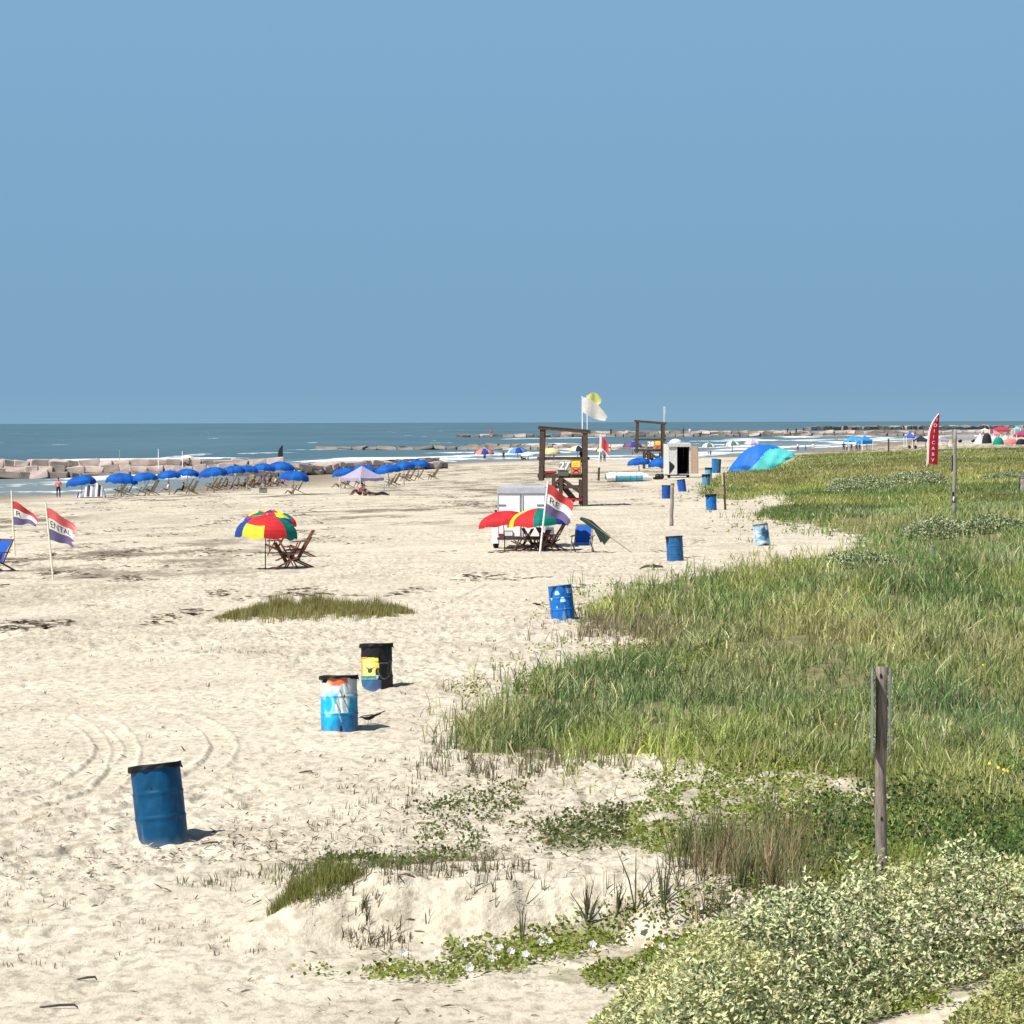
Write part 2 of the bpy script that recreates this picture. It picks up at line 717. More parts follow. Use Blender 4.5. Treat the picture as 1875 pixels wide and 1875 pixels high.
Z_GRASS = [(1520, 1022), (1300, 1050), (1180, 1080), (1085, 1112), (1065, 1140), (1160, 1160), (1240, 1180), (1120, 1212), (980, 1262),
           (870, 1320), (850, 1365), (930, 1388), (1100, 1378), (1290, 1385), (1330, 1420), (1480, 1405), (1560, 1425), (1640, 1455),
           (1660, 1500), (1560, 1530), (1500, 1570), (1500, 1660), (1900, 1620), (1900, 815), (1700, 820), (1500, 824), (1440, 850), (1340, 862),
           (1270, 905), (1350, 914), (1425, 902), (1460, 922), (1390, 945), (1500, 962), (1600, 985)]
Z_FAR = [(1280, 903), (1340, 862), (1440, 850), (1500, 820), (1900, 805), (1900, 1000), (1600, 985), (1500, 962), (1390, 945), (1460, 922), (1425, 902), (1350, 914)]
Z_VINE = [
    ([(700, 1762), (860, 1728), (960, 1712), (980, 1790), (860, 1805), (740, 1800), (560, 1790), (640, 1765)], .30),
    ([(930, 1722), (1040, 1690), (1150, 1662), (1400, 1590), (1500, 1640), (1400, 1670), (1200, 1712), (1060, 1752), (950, 1768)], 1.0),
    ([(1010, 1800), (1150, 1740), (1300, 1700), (1420, 1690), (1250, 1770), (1170, 1806), (1080, 1812)], .75),
    ([(1060, 1752), (1200, 1712), (1300, 1700), (1150, 1740), (1010, 1800), (950, 1768)], .35),
    ([(980, 1520), (1130, 1470), (1300, 1430), (1500, 1430), (1620, 1490), (1560, 1590), (1300, 1580), (1130, 1550), (1000, 1560)], 0.75),
    ([(760, 1480), (1000, 1415), (1300, 1385), (1330, 1440), (1000, 1500), (850, 1570), (600, 1600), (590, 1570)], 0.16),
    ([(1030, 1225), (1150, 1180), (1260, 1165), (1330, 1190), (1480, 1210), (1440, 1245), (1100, 1250), (960, 1280), (930, 1262)], 0.9),
    ([(820, 1262), (1050, 1165), (1060, 1190), (980, 1250), (840, 1300)], 0.2),
    ([(960, 1120), (1080, 1062), (1300, 1040), (1450, 1018), (1500, 1030), (1180, 1085), (1000, 1140)], 0.18),
    ([(1230, 915), (1290, 890), (1500, 925), (1480, 985), (1300, 975), (1380, 930)], 0.22),
    ([(1380, 935), (1600, 960), (1620, 1010), (1500, 975)], 0.4),
    ([(1500, 1900), (1560, 1845), (1640, 1812), (1780, 1790), (1740, 1850), (1640, 1960), (1500, 1960)], 0.45),
    ([(880, 1330), (1000, 1180), (1120, 1090), (1220, 1060), (1120, 1180), (960, 1300), (880, 1400)], 0.15),
    ([(1300, 1400), (1500, 1385), (1700, 1440), (1700, 1500), (1480, 1480), (1330, 1450)], 0.55),
]
Z_BUSH = [[(1100, 1905), (1190, 1865), (1300, 1800), (1400, 1765), (1500, 1745), (1620, 1725), (1760, 1710), (1990, 1690), (1990, 1790), (1820, 1790), (1700, 1820),
           (1590, 1870), (1480, 1950), (1380, 2100), (1100, 2100)], [(1590, 2150), (1665, 2010), (1740, 1945), (1820, 1900), (1990, 1870), (1990, 2280), (1590, 2280)]]
SILVER = [  # far silvery shrubs: x, y(base), width px, height px
    (1570, 1040, 160, 26), (1725, 985, 150, 34), (1820, 975, 120, 30), (1575, 900, 130, 26), (1680, 890, 120, 26), (1840, 880, 80, 14)]


def build_ground():
    rows = [2, 6, 10, 14, 17]
    d = 19.0
    while d < 60:
        rows.append(d)
        d += 0.035 + (d - 19) * 0.0021
    while d < 9000:
        rows.append(d)
        d *= 1.0042 if d < 420 else 1.012
    rows = np.array(rows)
    a_in = np.linspace(-0.175, 0.175, 900)
    a_l = -np.geomspace(0.18, 1.3, 34)[::-1]
    ang = np.concatenate([a_l, a_in, -a_l[::-1]])
    A, D = np.meshgrid(ang, rows)
    X = D * np.tan(A)
    Y = D.copy()
    Z = height(X, Y, True)
    n, m = X.shape
    idx = np.arange(n * m).reshape(n, m)
    q = np.stack([idx[:-1, :-1], idx[:-1, 1:], idx[1:, 1:], idx[1:, :-1]], -1).reshape(-1, 4)
    V = np.stack([X, Y, Z], -1).reshape(-1, 3)
    px, py = proj(X.ravel(), Y.ravel(), Z.ravel())
    wx = (vn(X.ravel() * 2, Y.ravel() * 1.2, 1) - .5) * 60
    wy = (vn(X.ravel() * 2, Y.ravel() * 1.2, 2) - .5) * 22
    veg = inpoly(px + wx, py + wy, Z_GRASS) * 0.9
    for p, dn in Z_VINE:
        veg = np.maximum(veg, inpoly(px + wx, py + wy, p) * min(0.55, dn * .55) * (vn(X.ravel() * 3, Y.ravel() * 2, 3) > .45))
    for p in Z_BUSH:
        veg = np.maximum(veg, inpoly(px, py, p) * .97)  # litter colour under the bushes, also painting their dark shaded interior
    s = shore_s(X.ravel(), Y.ravel())
    wet = 1 - sst(3, 20, s + 10 * (vn(X.ravel() * .05, Y.ravel() * .03, 4) - .5))
    wr = sst(6, 16, s) * (1 - sst(45, 95, s + 30 * (vn(X.ravel() * .06, Y.ravel() * .02, 2) - .5))) * (Y.ravel() > 60)
    wr = np.maximum(wr, 0.65 * (py < 900) * (s > 4))
    wr = wr * (0.3 + 0.7 * sst(.35, .6, vn(X.ravel() * .12, Y.ravel() * .035, 1)))
    wr = wr * np.where(py > 1060, .35, 1)
    sm = np.zeros(len(py))
    for t in TRACKS:
        dd, _ = seg_dist(X.ravel(), Y.ravel(), t)
        sm = np.maximum(sm, 1 - sst(0.12, 0.2, dd))
    xe_, ye_ = X.ravel(), Y.ravel()
    sm = np.maximum(sm, (1 - sst(25.5, 27.6, ye_ + 0.3 * xe_)) * .7)
    sm = np.maximum(sm, .75 * (1 - sst(0.35, 0.6, fbm(xe_ * 0.16, ye_ * 0.09, 3, 2))))
    me = np_mesh('ground', V, quads=q, colors=np.stack([veg, wet, wr, sm], -1), cname='cover', mats=[sand_material()], smooth=True)
    tag(obj('ground', me), kind='structure')


def build_sea():
    inv = np.linspace(1 / 190., 1 / 4500., 420)
    rows = np.concatenate([[-200, 0, 60, 120, 160], 1 / inv, np.geomspace(5000, 60000, 30)])
    ang = np.concatenate([-np.geomspace(0.17, 1.45, 40)[::-1], np.linspace(-0.165, 0.165, 900), np.geomspace(0.17, 1.45, 40)])
    A, D = np.meshgrid(ang, rows)
    X = np.abs(D) * np.tan(A)
    X = np.where(D < 30, np.linspace(-600, 600, X.shape[1])[None], X)
    Y = D
    s = shore_s(X, Y)
    al = np.where(Y > 0, Y, 0)
    foam = np.zeros(X.shape)
    for k, (s0, wd, th, ff) in enumerate([(-3, 3.5, .34, .030), (-16, 6, .28, .022), (-34, 7, .36, .02), (-60, 9, .46, .016), (-95, 6, .60, .013), (-150, 6, .68, .012)]):
        off = 14 * (vn(X * .02, Y * .012, k) - .5) * (1 + k * .3)
        band = np.exp(-((s - s0 + off) / wd) ** 2)
        brk = sst(th, th + .12, vn(X * ff * 1.6 + 7 * k, Y * ff + 3 * k, k + 1))
        foam = np.maximum(foam, band * brk)
    foam = np.where(s > 3, 0, foam)
    foam = foam * np.where(Y > 560, .80, .92)
    foam = foam * (.80 + .35 * vn(X * .09, Y * .02, 3)) * np.where(Y < 345, .60, 1)
    spk = sst(.90, .96, vn(X * .09, Y * .02, 5)) * 0.55 * (s > -700)
    foam = np.maximum(foam, spk)
    shallow = sst(-75, -5, s) * .8
    Z = SEA + 0.45 * foam * (Y < 3000)
    n, m = X.shape
    idx = np.arange(n * m).reshape(n, m)
    q = np.stack([idx[:-1, :-1], idx[:-1, 1:], idx[1:, 1:], idx[1:, :-1]], -1).reshape(-1, 4)
    me = np_mesh('sea', np.stack([X, Y, Z], -1).reshape(-1, 3), quads=q, colors=np.stack([foam, shallow, foam * 0], -1).reshape(-1, 3),
                 cname='foam', mats=[water_material()], smooth=True)
    tag(obj('sea', me), kind='structure')


build_ground()
build_sea()

# ================================================================== VEGETATION
leaf_mat = mat('leaf_green', (1, 1, 1), 0.55, 0.0, attr='col', trans=0.28, spec=0.25)
silver_mat = mat('leaf_silver', (1, 1, 1), 0.6, 0.0, attr='col', trans=0.18, spec=0.35)
dry_mat = mat('dry_stem', (1, 1, 1), 0.8, 0.0, attr='col', trans=0.08, spec=0.15)


def blades(P, H, W, col, lean=0.35, wind=(0.05, 0.02), curve=0.4):
    """grass blades: 2 segments plus tip"""
    n = len(P)
    yaw = rng.uniform(0, 2 * np.pi, n)
    ln = rng.normal(0, lean, n)
    ax = np.stack([np.cos(yaw), np.sin(yaw)], -1)
    fw = rng.uniform(0, 2 * np.pi, n)
    dirv = np.stack([np.cos(fw) * np.abs(ln) + wind[0], np.sin(fw) * np.abs(ln) + wind[1]], -1)
    v = np.zeros((n, 7, 3))
    for i, (t, wf) in enumerate(((0, 1.0), (0.45, .85), (0.8, .5))):
        b = dirv * (t ** 1.6)[..., None] if isinstance(t, np.ndarray) else dirv * (t ** 1.7)
        c = P + np.concatenate([b * H[:, None], (H * (t - curve * .3 * t * t))[:, None]], 1)
        off = np.concatenate([ax * (W * wf / 2)[:, None], np.zeros((n, 1))], 1)
        v[:, i * 2] = c - off
        v[:, i * 2 + 1] = c + off
    v[:, 6] = P + np.concatenate([dirv * H[:, None], (H * (1 - curve * .3 - curve * .35 * np.abs(ln)))[:, None]], 1)
    base = np.arange(n)[:, None] * 7
    q = np.concatenate([base + np.array([0, 1, 3, 2]), base + np.array([2, 3, 5, 4])], 0)
    t = base + np.array([4, 5, 6])
    return v.reshape(-1, 3), q, t, np.repeat(col, 7, 0)


def leaves(P, S, col, up=0.5, asp=0.5):
    """small folded leaves"""
    n = len(P)
    d = rng.normal(0, 1, (n, 3))
    d[:, 2] = d[:, 2] * .5 + up
    d /= np.linalg.norm(d, axis=1)[:, None]
    r = rng.normal(0, 1, (n, 3))
    x = np.cross(d, r)
    x /= np.linalg.norm(x, axis=1)[:, None]
    nn = np.cross(x, d)
    S = S[:, None]
    v = np.stack([P, P + d * S * .45 + x * S * asp / 2 + nn * S * .12, P + d * S, P + d * S * .45 - x * S * asp / 2 + nn * S * .12], 1)
    base = np.arange(n)[:, None] * 4
    t = np.concatenate([base + np.array([0, 1, 2]), base + np.array([0, 2, 3])], 0)
    return v.reshape(-1, 3), t, np.repeat(col, 4, 0)


def scatter(n, d0, d1, power=1.0, a0=-0.17, a1=0.175):
    """points on the ground, uniform across the view angle; density falls with distance"""
    u = rng.random(n)
    i0, i1 = 1 / d0 ** power, 1 / d1 ** power
    d = 1 / (i0 + (i1 - i0) * u) ** (1 / power)
    a = rng.uniform(a0, a1, n)
    x = d * np.tan(a)
    z = height(x, d, True)
    return x, d, z


def tint(n, base, v=0.18):
    c = np.array(base)[None] * (1 + rng.normal(0, v, (n, 1)))
    c = c * (1 + rng.normal(0, 0.06, (n, 3)))
    return np.clip(c, 0.004, 0.9)


def mixc(a, b, f):
    return a * (1 - f[:, None]) + b * f[:, None]


GREEN = (0.118, 0.182, 0.050)
DEEP = (0.075, 0.125, 0.036)
BLUEG = (0.125, 0.185, 0.075)
TAN = (0.33, 0.285, 0.14)
OLIVE = (0.25, 0.25, 0.07)
YEL = (0.24, 0.29, 0.045)
PALE = (0.42, 0.47, 0.25)
BROWN = (0.16, 0.115, 0.06)


def ell(px, py, cx, cy, rx, ry):
    return np.exp(-(((px - cx) / rx) ** 2 + ((py - cy) / ry) ** 2))


def grass_color(x, y, px, py):
    n = len(x)
    c = tint(n, GREEN)
    k1 = fbm(x / (2 + y * .02), y / (5 + y * .05), 2, 3)
    k2 = fbm(x / (1.2 + y * .015), y / (3 + y * .03), 4, 3)
    c = mixc(c, tint(n, DEEP), sst(.50, .62, k1) * .85)
    kk = fbm(x / (3 + y * .03), y / (7 + y * .07), 3, 3)
    c = mixc(c, tint(n, (0.27, 0.31, 0.075)), sst(.54, .64, kk) * .75)
    c = mixc(c, tint(n, (0.30, 0.34, 0.19)), sst(.60, .68, fbm(x / 3.5, y / 9, 1, 3)) * .5 * (py < 1080))
    c = mixc(c, tint(n, OLIVE), sst(.54, .68, k2) * .65)
    c = mixc(c, tint(n, BLUEG), np.clip(ell(px, py, 1180, 1300, 300, 50) + ell(px, py, 1750, 1330, 240, 80), 0, 1) * .7)
    tz = np.clip(ell(px, py, 1600, 1185, 380, 45) + ell(px, py, 1170, 1140, 90, 40) * .7 + ell(px, py, 900, 1340, 90, 40) * .6
                 + ell(px, py, 1800, 1490, 120, 30) * .6, 0, 1)
    c = mixc(c, tint(n, TAN), tz * .62 * (rng.random(n) < .85))
    c = mixc(c, tint(n, OLIVE), (py < 930) * .30 * np.ones(n))
    c = mixc(c, tint(n, DEEP), sst(.5, .62, fbm(x / 14, y / 30, 5, 2)) * (py < 960) * .75)
    c = mixc(c, tint(n, (0.26, 0.22, 0.08)), np.clip(ell(px, py, 1640, 862, 220, 14) + ell(px, py, 1400, 880, 120, 10), 0, 1) * .7)
    st = rng.random(n) < 0.07
    c[st] = tint(int(st.sum()), (0.42, 0.38, 0.2))
    return c


def emit(name, V, Q, T, C, m, **tags):
    me = np_mesh(name, V, quads=Q, tris=T, colors=C, mats=[m])
    return tag(obj(name, me), **tags)


def join(parts):
    V, Q, T, C = [], [], [], []
    o = 0
    for p in parts:
        v = p['v']
        V.append(v)
        C.append(p['c'])
        if p.get('q') is not None:
            Q.append(p['q'] + o)
        if p.get('t') is not None:
            T.append(p['t'] + o)
        o += len(v)
    return np.concatenate(V), (np.concatenate(Q) if Q else None), (np.concatenate(T) if T else None), np.concatenate(C)


def bl(P, H, W, col, **k):
    v, q, t, c = blades(P, H, W, col, **k)
    return dict(v=v, q=q, t=t, c=c)


def lv(P, S, col, **k):
    v, t, c = leaves(P, S, col, **k)
    return dict(v=v, t=t, c=c)


def dune_grass():
    parts = []
    # near and middle dune, tufts of several blades
    x, y, z = scatter(72000, 25, 175, 1.0, -0.03, 0.175)
    px, py = proj(x, y, z)
    jit = 10 + 75 * rng.random(len(px)) ** 4
    ok = inpoly(px + rng.normal(0, 1, len(px)) * jit, py + rng.normal(0, .4, len(px)) * jit, Z_GRASS)
    dens = fbm(x * .9, y * .35, 3, 2)
    ok &= rng.random(len(x)) < np.clip((dens - .30) * 4.5, .10, 1)
    bare = ell(px, py, 1500, 1440, 190, 30)
    ok &= rng.random(len(x)) > bare * .85
    x, y, z, px, py = x[ok], y[ok], z[ok], px[ok], py[ok]
    k = 6
    n = len(x)
    col = grass_color(x, y, px, py) * 1.30
    cl = vn(x * 2.2, y * .9, 4)
    col = col * (0.70 + .62 * cl)[:, None]
    dp = sst(.56, .72, fbm(x * .45, y * .22, 0, 3))
    col = mixc(col, tint(n, (0.36, 0.33, 0.15)), dp * .38)
    hh = (0.6 + .8 * cl) * (0.22 + 0.28 * fbm(x * .8, y * .3, 5, 2)) * np.interp(y, [25, 40, 80, 120, 175], [.8, .9, 1.15, 1.0, .8])
    hh = hh * (1 - .5 * ell(px, py, 1250, 1205, 220, 25))
    X = np.repeat(x, k) + rng.normal(0, .05, n * k) * np.repeat(1 + y * .01, k)
    Y = np.repeat(y, k) + rng.normal(0, .07, n * k) * np.repeat(1 + y * .01, k)
    Z = np.repeat(z, k) - .02
    C = np.clip(np.repeat(col, k, 0) * (1 + rng.normal(0, .30, (n * k, 1))), .004, .9)
    strw = rng.random(n * k) < .10
    C[strw] = tint(int(strw.sum()), (0.50, 0.48, 0.27))
    H = np.repeat(hh * rng.uniform(.6, 1.35, n), k) * rng.uniform(.55, 1.2, n * k)
    W = np.repeat(0.007 + y * 0.00016, k) * rng.uniform(.6, 1.6, n * k)
    parts.append(bl(np.stack([X, Y, Z], -1), H, W, C, lean=.5))
    # far dunes
    x, y, z = scatter(110000, 150, 520, 1.0, -0.01, 0.175)
    px, py = proj(x, y, z)
    ok = inpoly(px + rng.normal(0, 6, len(px)), py + rng.normal(0, 2, len(px)), Z_FAR)
    ok &= rng.random(len(x)) < np.clip((fbm(x * .3, y * .12, 3, 2) - .25) * 4, .2, 1)
    x, y, z, px, py = x[ok], y[ok], z[ok], px[ok], py[ok]
    n = len(x)
    k = 3
    col = grass_color(x, y, px, py) * 1.35
    col = col * (0.72 + .56 * vn(x * .5, y * .12, 2))[:, None]
    X = np.repeat(x, k) + rng.normal(0, .35, n * k)
    Y = np.repeat(y, k) + rng.normal(0, .6, n * k)
    C = np.clip(np.repeat(col, k, 0) * (1 + rng.normal(0, .2, (n * k, 1))), .004, .9)
    H = rng.uniform(.15, .38, n * k)
    W = np.repeat(0.00020 * y, k) * rng.uniform(.7, 1.5, n * k)
    parts.append(bl(np.stack([X, Y, np.repeat(z, k) - .03], -1), H, W, C, lean=.5))
    V, Q, T, C = join(parts)
    emit('dune_grass', V, Q, T, C, leaf_mat, label='tall green and tan dune grass covering the right side behind the beach', cat='grass', kind='stuff')


def vines():
    parts = []
    x, y, z = scatter(240000, 24, 230, 1.0, -0.09, 0.175)
    px, py = proj(x, y, z)
    jx, jy = px + rng.normal(0, 16, len(px)), py + rng.normal(0, 6, len(px))
    keep = np.zeros(len(x), bool)
    nz = fbm(x * 1.6, y * .55, 2, 3)
    for p, dn in Z_VINE:
        th = 0.62 - dn * .37
        keep |= inpoly(jx, jy, p) & (nz > th) & (rng.random(len(x)) < min(1, dn + .35))
    # leafy undergrowth among the grass in front and behind the bush
    und = inpoly(jx, jy, [(1480, 1500), (1650, 1460), (1900, 1400), (1900, 1640), (1500, 1680)]) & (rng.random(len(x)) < .9)
    keep |= und
    x, y, z, px, py, und = x[keep], y[keep], z[keep], px[keep], py[keep], und[keep]
    n = len(x)
    c = tint(n, (0.20, 0.25, 0.05), .25)
    c = mixc(c, tint(n, YEL), np.clip(ell(px, py, 1200, 1205, 220, 35) + sst(.5, .7, fbm(x, y * .5, 1, 2)) * .5, 0, 1) * .75)
    c = mixc(c, tint(n, (0.05, 0.105, 0.03)), (und * .85) * (fbm(x, y * .6, 5, 2) > .38))
    c = mixc(c, tint(n, (0.07, 0.09, 0.035)), ((px < 1150) & (py > 1380) & (py < 1620)) * .7)
    rz = rng.random(n) < .04
    c[rz] = tint(int(rz.sum()), (0.34, 0.25, 0.10))
    hz = np.where(und, rng.uniform(0, .34, n), rng.uniform(0.01, .09, n))
    S = rng.uniform(.028, .055, n) * np.interp(y, [25, 60, 200], [1, 1.4, 3.2])
    parts.append(lv(np.stack([x, y, z + hz], -1), S, c, up=.35, asp=.75))
    V, Q, T, C = join(parts)
    emit('ground_vines', V, None, T, C, leaf_mat, label='low creeping vines with rounded green leaves running over the sand', cat='ground cover', kind='stuff')


def clump_blades(n, cxp, cyp, wx, wy, hmin, hmax, col, ks=7, w=0.006, lean=.35):
    """grass tufts over an ellipse given by its pixel centre and size in metres"""
    c, ppm = gnd(cxp, cyp)
    t = rng.uniform(0, 2 * np.pi, n)
    r = np.sqrt(rng.random(n))
    x = c.x + wx * r * np.cos(t)
    y = c.y + wy * r * np.sin(t)
    x = np.repeat(x, ks) + rng.normal(0, .035, n * ks)
    y = np.repeat(y, ks) + rng.normal(0, .035, n * ks)
    z = height(x, y, True) - .015
    H = np.repeat(rng.uniform(hmin, hmax, n) * (1 - .45 * r), ks) * rng.uniform(.6, 1.2, n * ks)
    C = np.clip(np.repeat(tint(n, col, .2), ks, 0) * (1 + rng.normal(0, .25, (n * ks, 1))), .004, .9)
    return bl(np.stack([x, y, z], -1), H, w * rng.uniform(.7, 1.4, n * ks), C, lean=lean)


def dry_stalks():
    """thin reddish brown stalks standing out of sand and vine"""
    parts = []
    zs = [([(1240, 1560), (1400, 1500), (1560, 1510), (1570, 1640), (1330, 1700), (1230, 1650)], .11, (0.15, 0.16, 0.07), .52),
          ([(1250, 1580), (1400, 1530), (1560, 1530), (1560, 1650), (1330, 1700), (1240, 1660)], .14, (0.24, 0.18, 0.11), .40),
          ([(620, 1600), (720, 1610), (740, 1750), (620, 1740)], .22, (0.10, 0.09, 0.05), .16),  # dark stalks: tangled roots, also standing in for the shadowed hollow
          ([(1080, 1660), (1250, 1570), (1290, 1660), (1120, 1700)], .10, (0.12, 0.115, 0.06), .36),
          ([(740, 1420), (850, 1330), (1100, 1380), (1180, 1400), (900, 1430)], .22, (0.16, 0.145, 0.085), .27),
          ([(1040, 1170), (1110, 1110), (1240, 1150), (1230, 1185), (1120, 1180)], .8, (0.20, 0.17, 0.11), .34),
          ([(640, 1640), (700, 1600), (900, 1580), (1100, 1610), (1000, 1640), (760, 1720), (620, 1740)], .08, (0.12, 0.11, 0.055), .18),
          ([(300, 1620), (500, 1590), (700, 1560), (1000, 1560), (640, 1610), (420, 1630)], .20, (0.13, 0.14, 0.06), .12),
          ([(620, 1440), (1000, 1380), (1100, 1480), (700, 1570), (560, 1560)], .05, (0.15, 0.14, 0.08), .12),
          ([(0, 1180), (500, 1160), (560, 1230), (380, 1330), (0, 1400)], .007, (0.15, 0.13, 0.08), .10),
          ([(380, 1420), (760, 1380), (800, 1560), (420, 1560)], .02, (0.15, 0.14, 0.08), .10),
          ([(0, 1440), (240, 1440), (240, 1600), (500, 1750), (0, 1780)], .016, (0.17, 0.14, 0.10), .07),
          ([(860, 1180), (1080, 1080), (1300, 1045), (1060, 1180), (880, 1280)], .07, (0.16, 0.15, 0.09), .18)]
    x, y, z = scatter(60000, 24, 90, 1.0, -0.165, 0.12)
    px, py = proj(x, y, z)
    for poly, dn, col, h in zs:
        ok = inpoly(px + rng.normal(0, 8, len(px)), py + rng.normal(0, 4, len(px)), poly) & (rng.random(len(x)) < dn)
        n = int(ok.sum())
        if n == 0:
            continue
        k = 5
        X = np.repeat(x[ok], k) + rng.normal(0, .03, n * k)
        Y = np.repeat(y[ok], k) + rng.normal(0, .03, n * k)
        H = np.repeat(rng.uniform(.5, 1.2, n) * h, k) * rng.uniform(.6, 1.15, n * k)
        C = np.clip(np.repeat(tint(n, col, .25), k, 0) * (1 + rng.normal(0, .15, (n * k, 1))), .004, .9)
        parts.append(bl(np.stack([X, Y, np.repeat(z[ok], k) - .02], -1), H, (0.006 + .00008 * Y) * rng.uniform(.6, 1.6, n * k), C, lean=.34, curve=.2))
    V, Q, T, C = join(parts)
    emit('dry_stalks', V, Q, T, C, dry_mat, label='thin brown and grey stalks sprouting from the sand along the dune edge', cat='dry grass', kind='stuff')


def debris():
    """twigs, bits of bark and shell lying on the sand"""
    x, y, z = scatter(60000, 24, 130, 1.0, -0.168, 0.08)
    px, py = proj(x, y, z)
    dens = sst(.45, .7, fbm(x * .5, y * .25, 1, 3)) * .5 + .06
    dens = dens * np.where(py > 1760, .12, 1) * (1 + 1.5 * ell(px, py, 150, 1520, 250, 60) + 2 * ell(px, py, 700, 1580, 400, 60))
    ok = (rng.random(len(x)) < dens * .62) & ~inpoly(px, py, Z_GRASS)
    x, y, z = x[ok], y[ok], z[ok]
    n = len(x)
    L = .016 + .085 * rng.random(n) ** 3 * (1 + y * .004)
    a = rng.uniform(0, 2 * np.pi, n)
    dv = np.stack([np.cos(a), np.sin(a), rng.uniform(-.1, .5, n)], -1) * L[:, None]
    wv = np.stack([-np.sin(a), np.cos(a), a * 0], -1) * (.003 + L * .09)[:, None]
    up = np.array([0, 0, 1])[None] * (L * .12)[:, None]
    P = np.stack([x, y, z + .006], -1)
    v = np.stack([P - wv, P + wv, P + dv + wv * .5, P + dv - wv * .5, P + dv * .5 + up], 1).reshape(-1, 3)
    b = np.arange(n)[:, None] * 5
    t = np.concatenate([b + np.array(k) for k in ((0, 1, 4), (1, 2, 4), (2, 3, 4), (3, 0, 4))], 0)
    c = tint(n, (0.13, 0.10, 0.07), .35)
    li = rng.random(n) < .3
    c[li] = tint(int(li.sum()), (0.34, 0.28, 0.22))
    emit('sand_litter', v, None, t, np.repeat(c, 5, 0), dry_mat, label='scattered twigs and bark bits lying on the trampled sand', cat='beach litter', kind='stuff')


def wrack():
    """dried seaweed: low ragged clumps along old tide lines"""
    x, y, z = scatter(90000, 75, 330, 1.0, -0.168, 0.06)
    s = shore_s(x, y)
    ln = vn(x * .10, y * .035, 2)
    dens = .8 * sst(8, 20, s) * (1 - sst(50, 90, s)) * (np.abs(fbm(x * .16 + 3, y * .05, 1, 3) - .5) < .06) * (vn(x * .9, y * .3, 3) > .5)
    dens = dens * (.35 + ln)
    px, py = proj(x, y, z)
    dens = dens + (ell(px, py, 270, 1000, 110, 28) + .7 * ell(px, py, 60, 965, 90, 14) + .6 * ell(px, py, 420, 925, 200, 8)) * .5 * (vn(x * .6, y * .12, 4) > .6)
    ok = (rng.random(len(x)) < dens * .7)
    x, y, z = x[ok], y[ok], z[ok]
    n = len(x)
    S = rng.uniform(.05, .20, n)
    P = np.stack([x, y, z + .01], -1)
    v, t, c = leaves(P, S, tint(n, (0.10, 0.08, 0.055), .3), up=.1, asp=.8)
    v = v.reshape(-1, 4, 3)
    v[:, :, 2] = P[:, None, 2] + np.abs(v[:, :, 2] - P[:, None, 2]) * .30
    v[:, :, 0] = P[:, None, 0] + (v[:, :, 0] - P[:, None, 0]) * 2.2
    v = v.reshape(-1, 3)
    emit('seaweed_wrack', v, None, t, c, dry_mat, label='dark dried seaweed strewn in streaks along the tide lines', cat='seaweed', kind='stuff')


dune_grass()
vines()
dry_stalks()
debris()
wrack()

# separate clumps one can count
for (px_, py_, n_, wx_, wy_, h0, h1, col_, lab) in [
    (578, 1622, 340, .40, .52, .16, .36, (0.19, 0.20, 0.055), 'bushy yellow green grass clump on the edge of the eroded sand bank'),
    (440, 1196, 60, 1.0, .5, .06, .12, (0.22, 0.20, 0.09), 'low thin strip of grass on the sand behind the tilted blue barrel'),
]:
    p = clump_blades(n_, px_, py_, wx_, wy_, h0, h1, col_, ks=8)
    emit('grass_clump', p['v'], p['q'], p['t'], p['c'], leaf_mat, label=lab, cat='grass clump', **({'kind': 'stuff'} if n_ < 100 else {}))
# the long grassy mound
c0, _ = gnd(560, 1118)
n_ = 1500
t_ = rng.uniform(-1, 1, n_)
xx = c0.x + 2.35 * t_ + 0.2
yy = c0.y + rng.normal(0, 1, n_) * 1.1 * np.sqrt(np.clip(1 - t_ ** 2, .1, 1)) - .6 * (t_ < -.6)
k_ = 8
X_ = np.repeat(xx, k_) + rng.normal(0, .05, n_ * k_)
Y_ = np.repeat(yy, k_) + rng.normal(0, .06, n_ * k_)
H_ = np.repeat(rng.uniform(.22, .42, n_) * (.55 + .9 * vn(xx * 2.5, yy, 3)) * np.interp(t_, [-1, -.55, .8, 1], [.15, 1, .8, .3]), k_) * rng.uniform(.6, 1.15, n_ * k_)
C_ = np.clip(np.repeat(mixc(tint(n_, (0.20, 0.21, 0.06)), tint(n_, (0.30, 0.22, 0.10)), rng.random(n_) * .6), k_, 0), .004, .9)
p = bl(np.stack([X_, Y_, height(X_, Y_, True) - .02], -1), H_, .011 * rng.uniform(.7, 1.4, n_ * k_), C_, lean=.25)
emit('grass_clump', p['v'], p['q'], p['t'], p['c'], leaf_mat, label='long low island of olive grass on a sand mound beyond the black barrel', cat='grass clump')

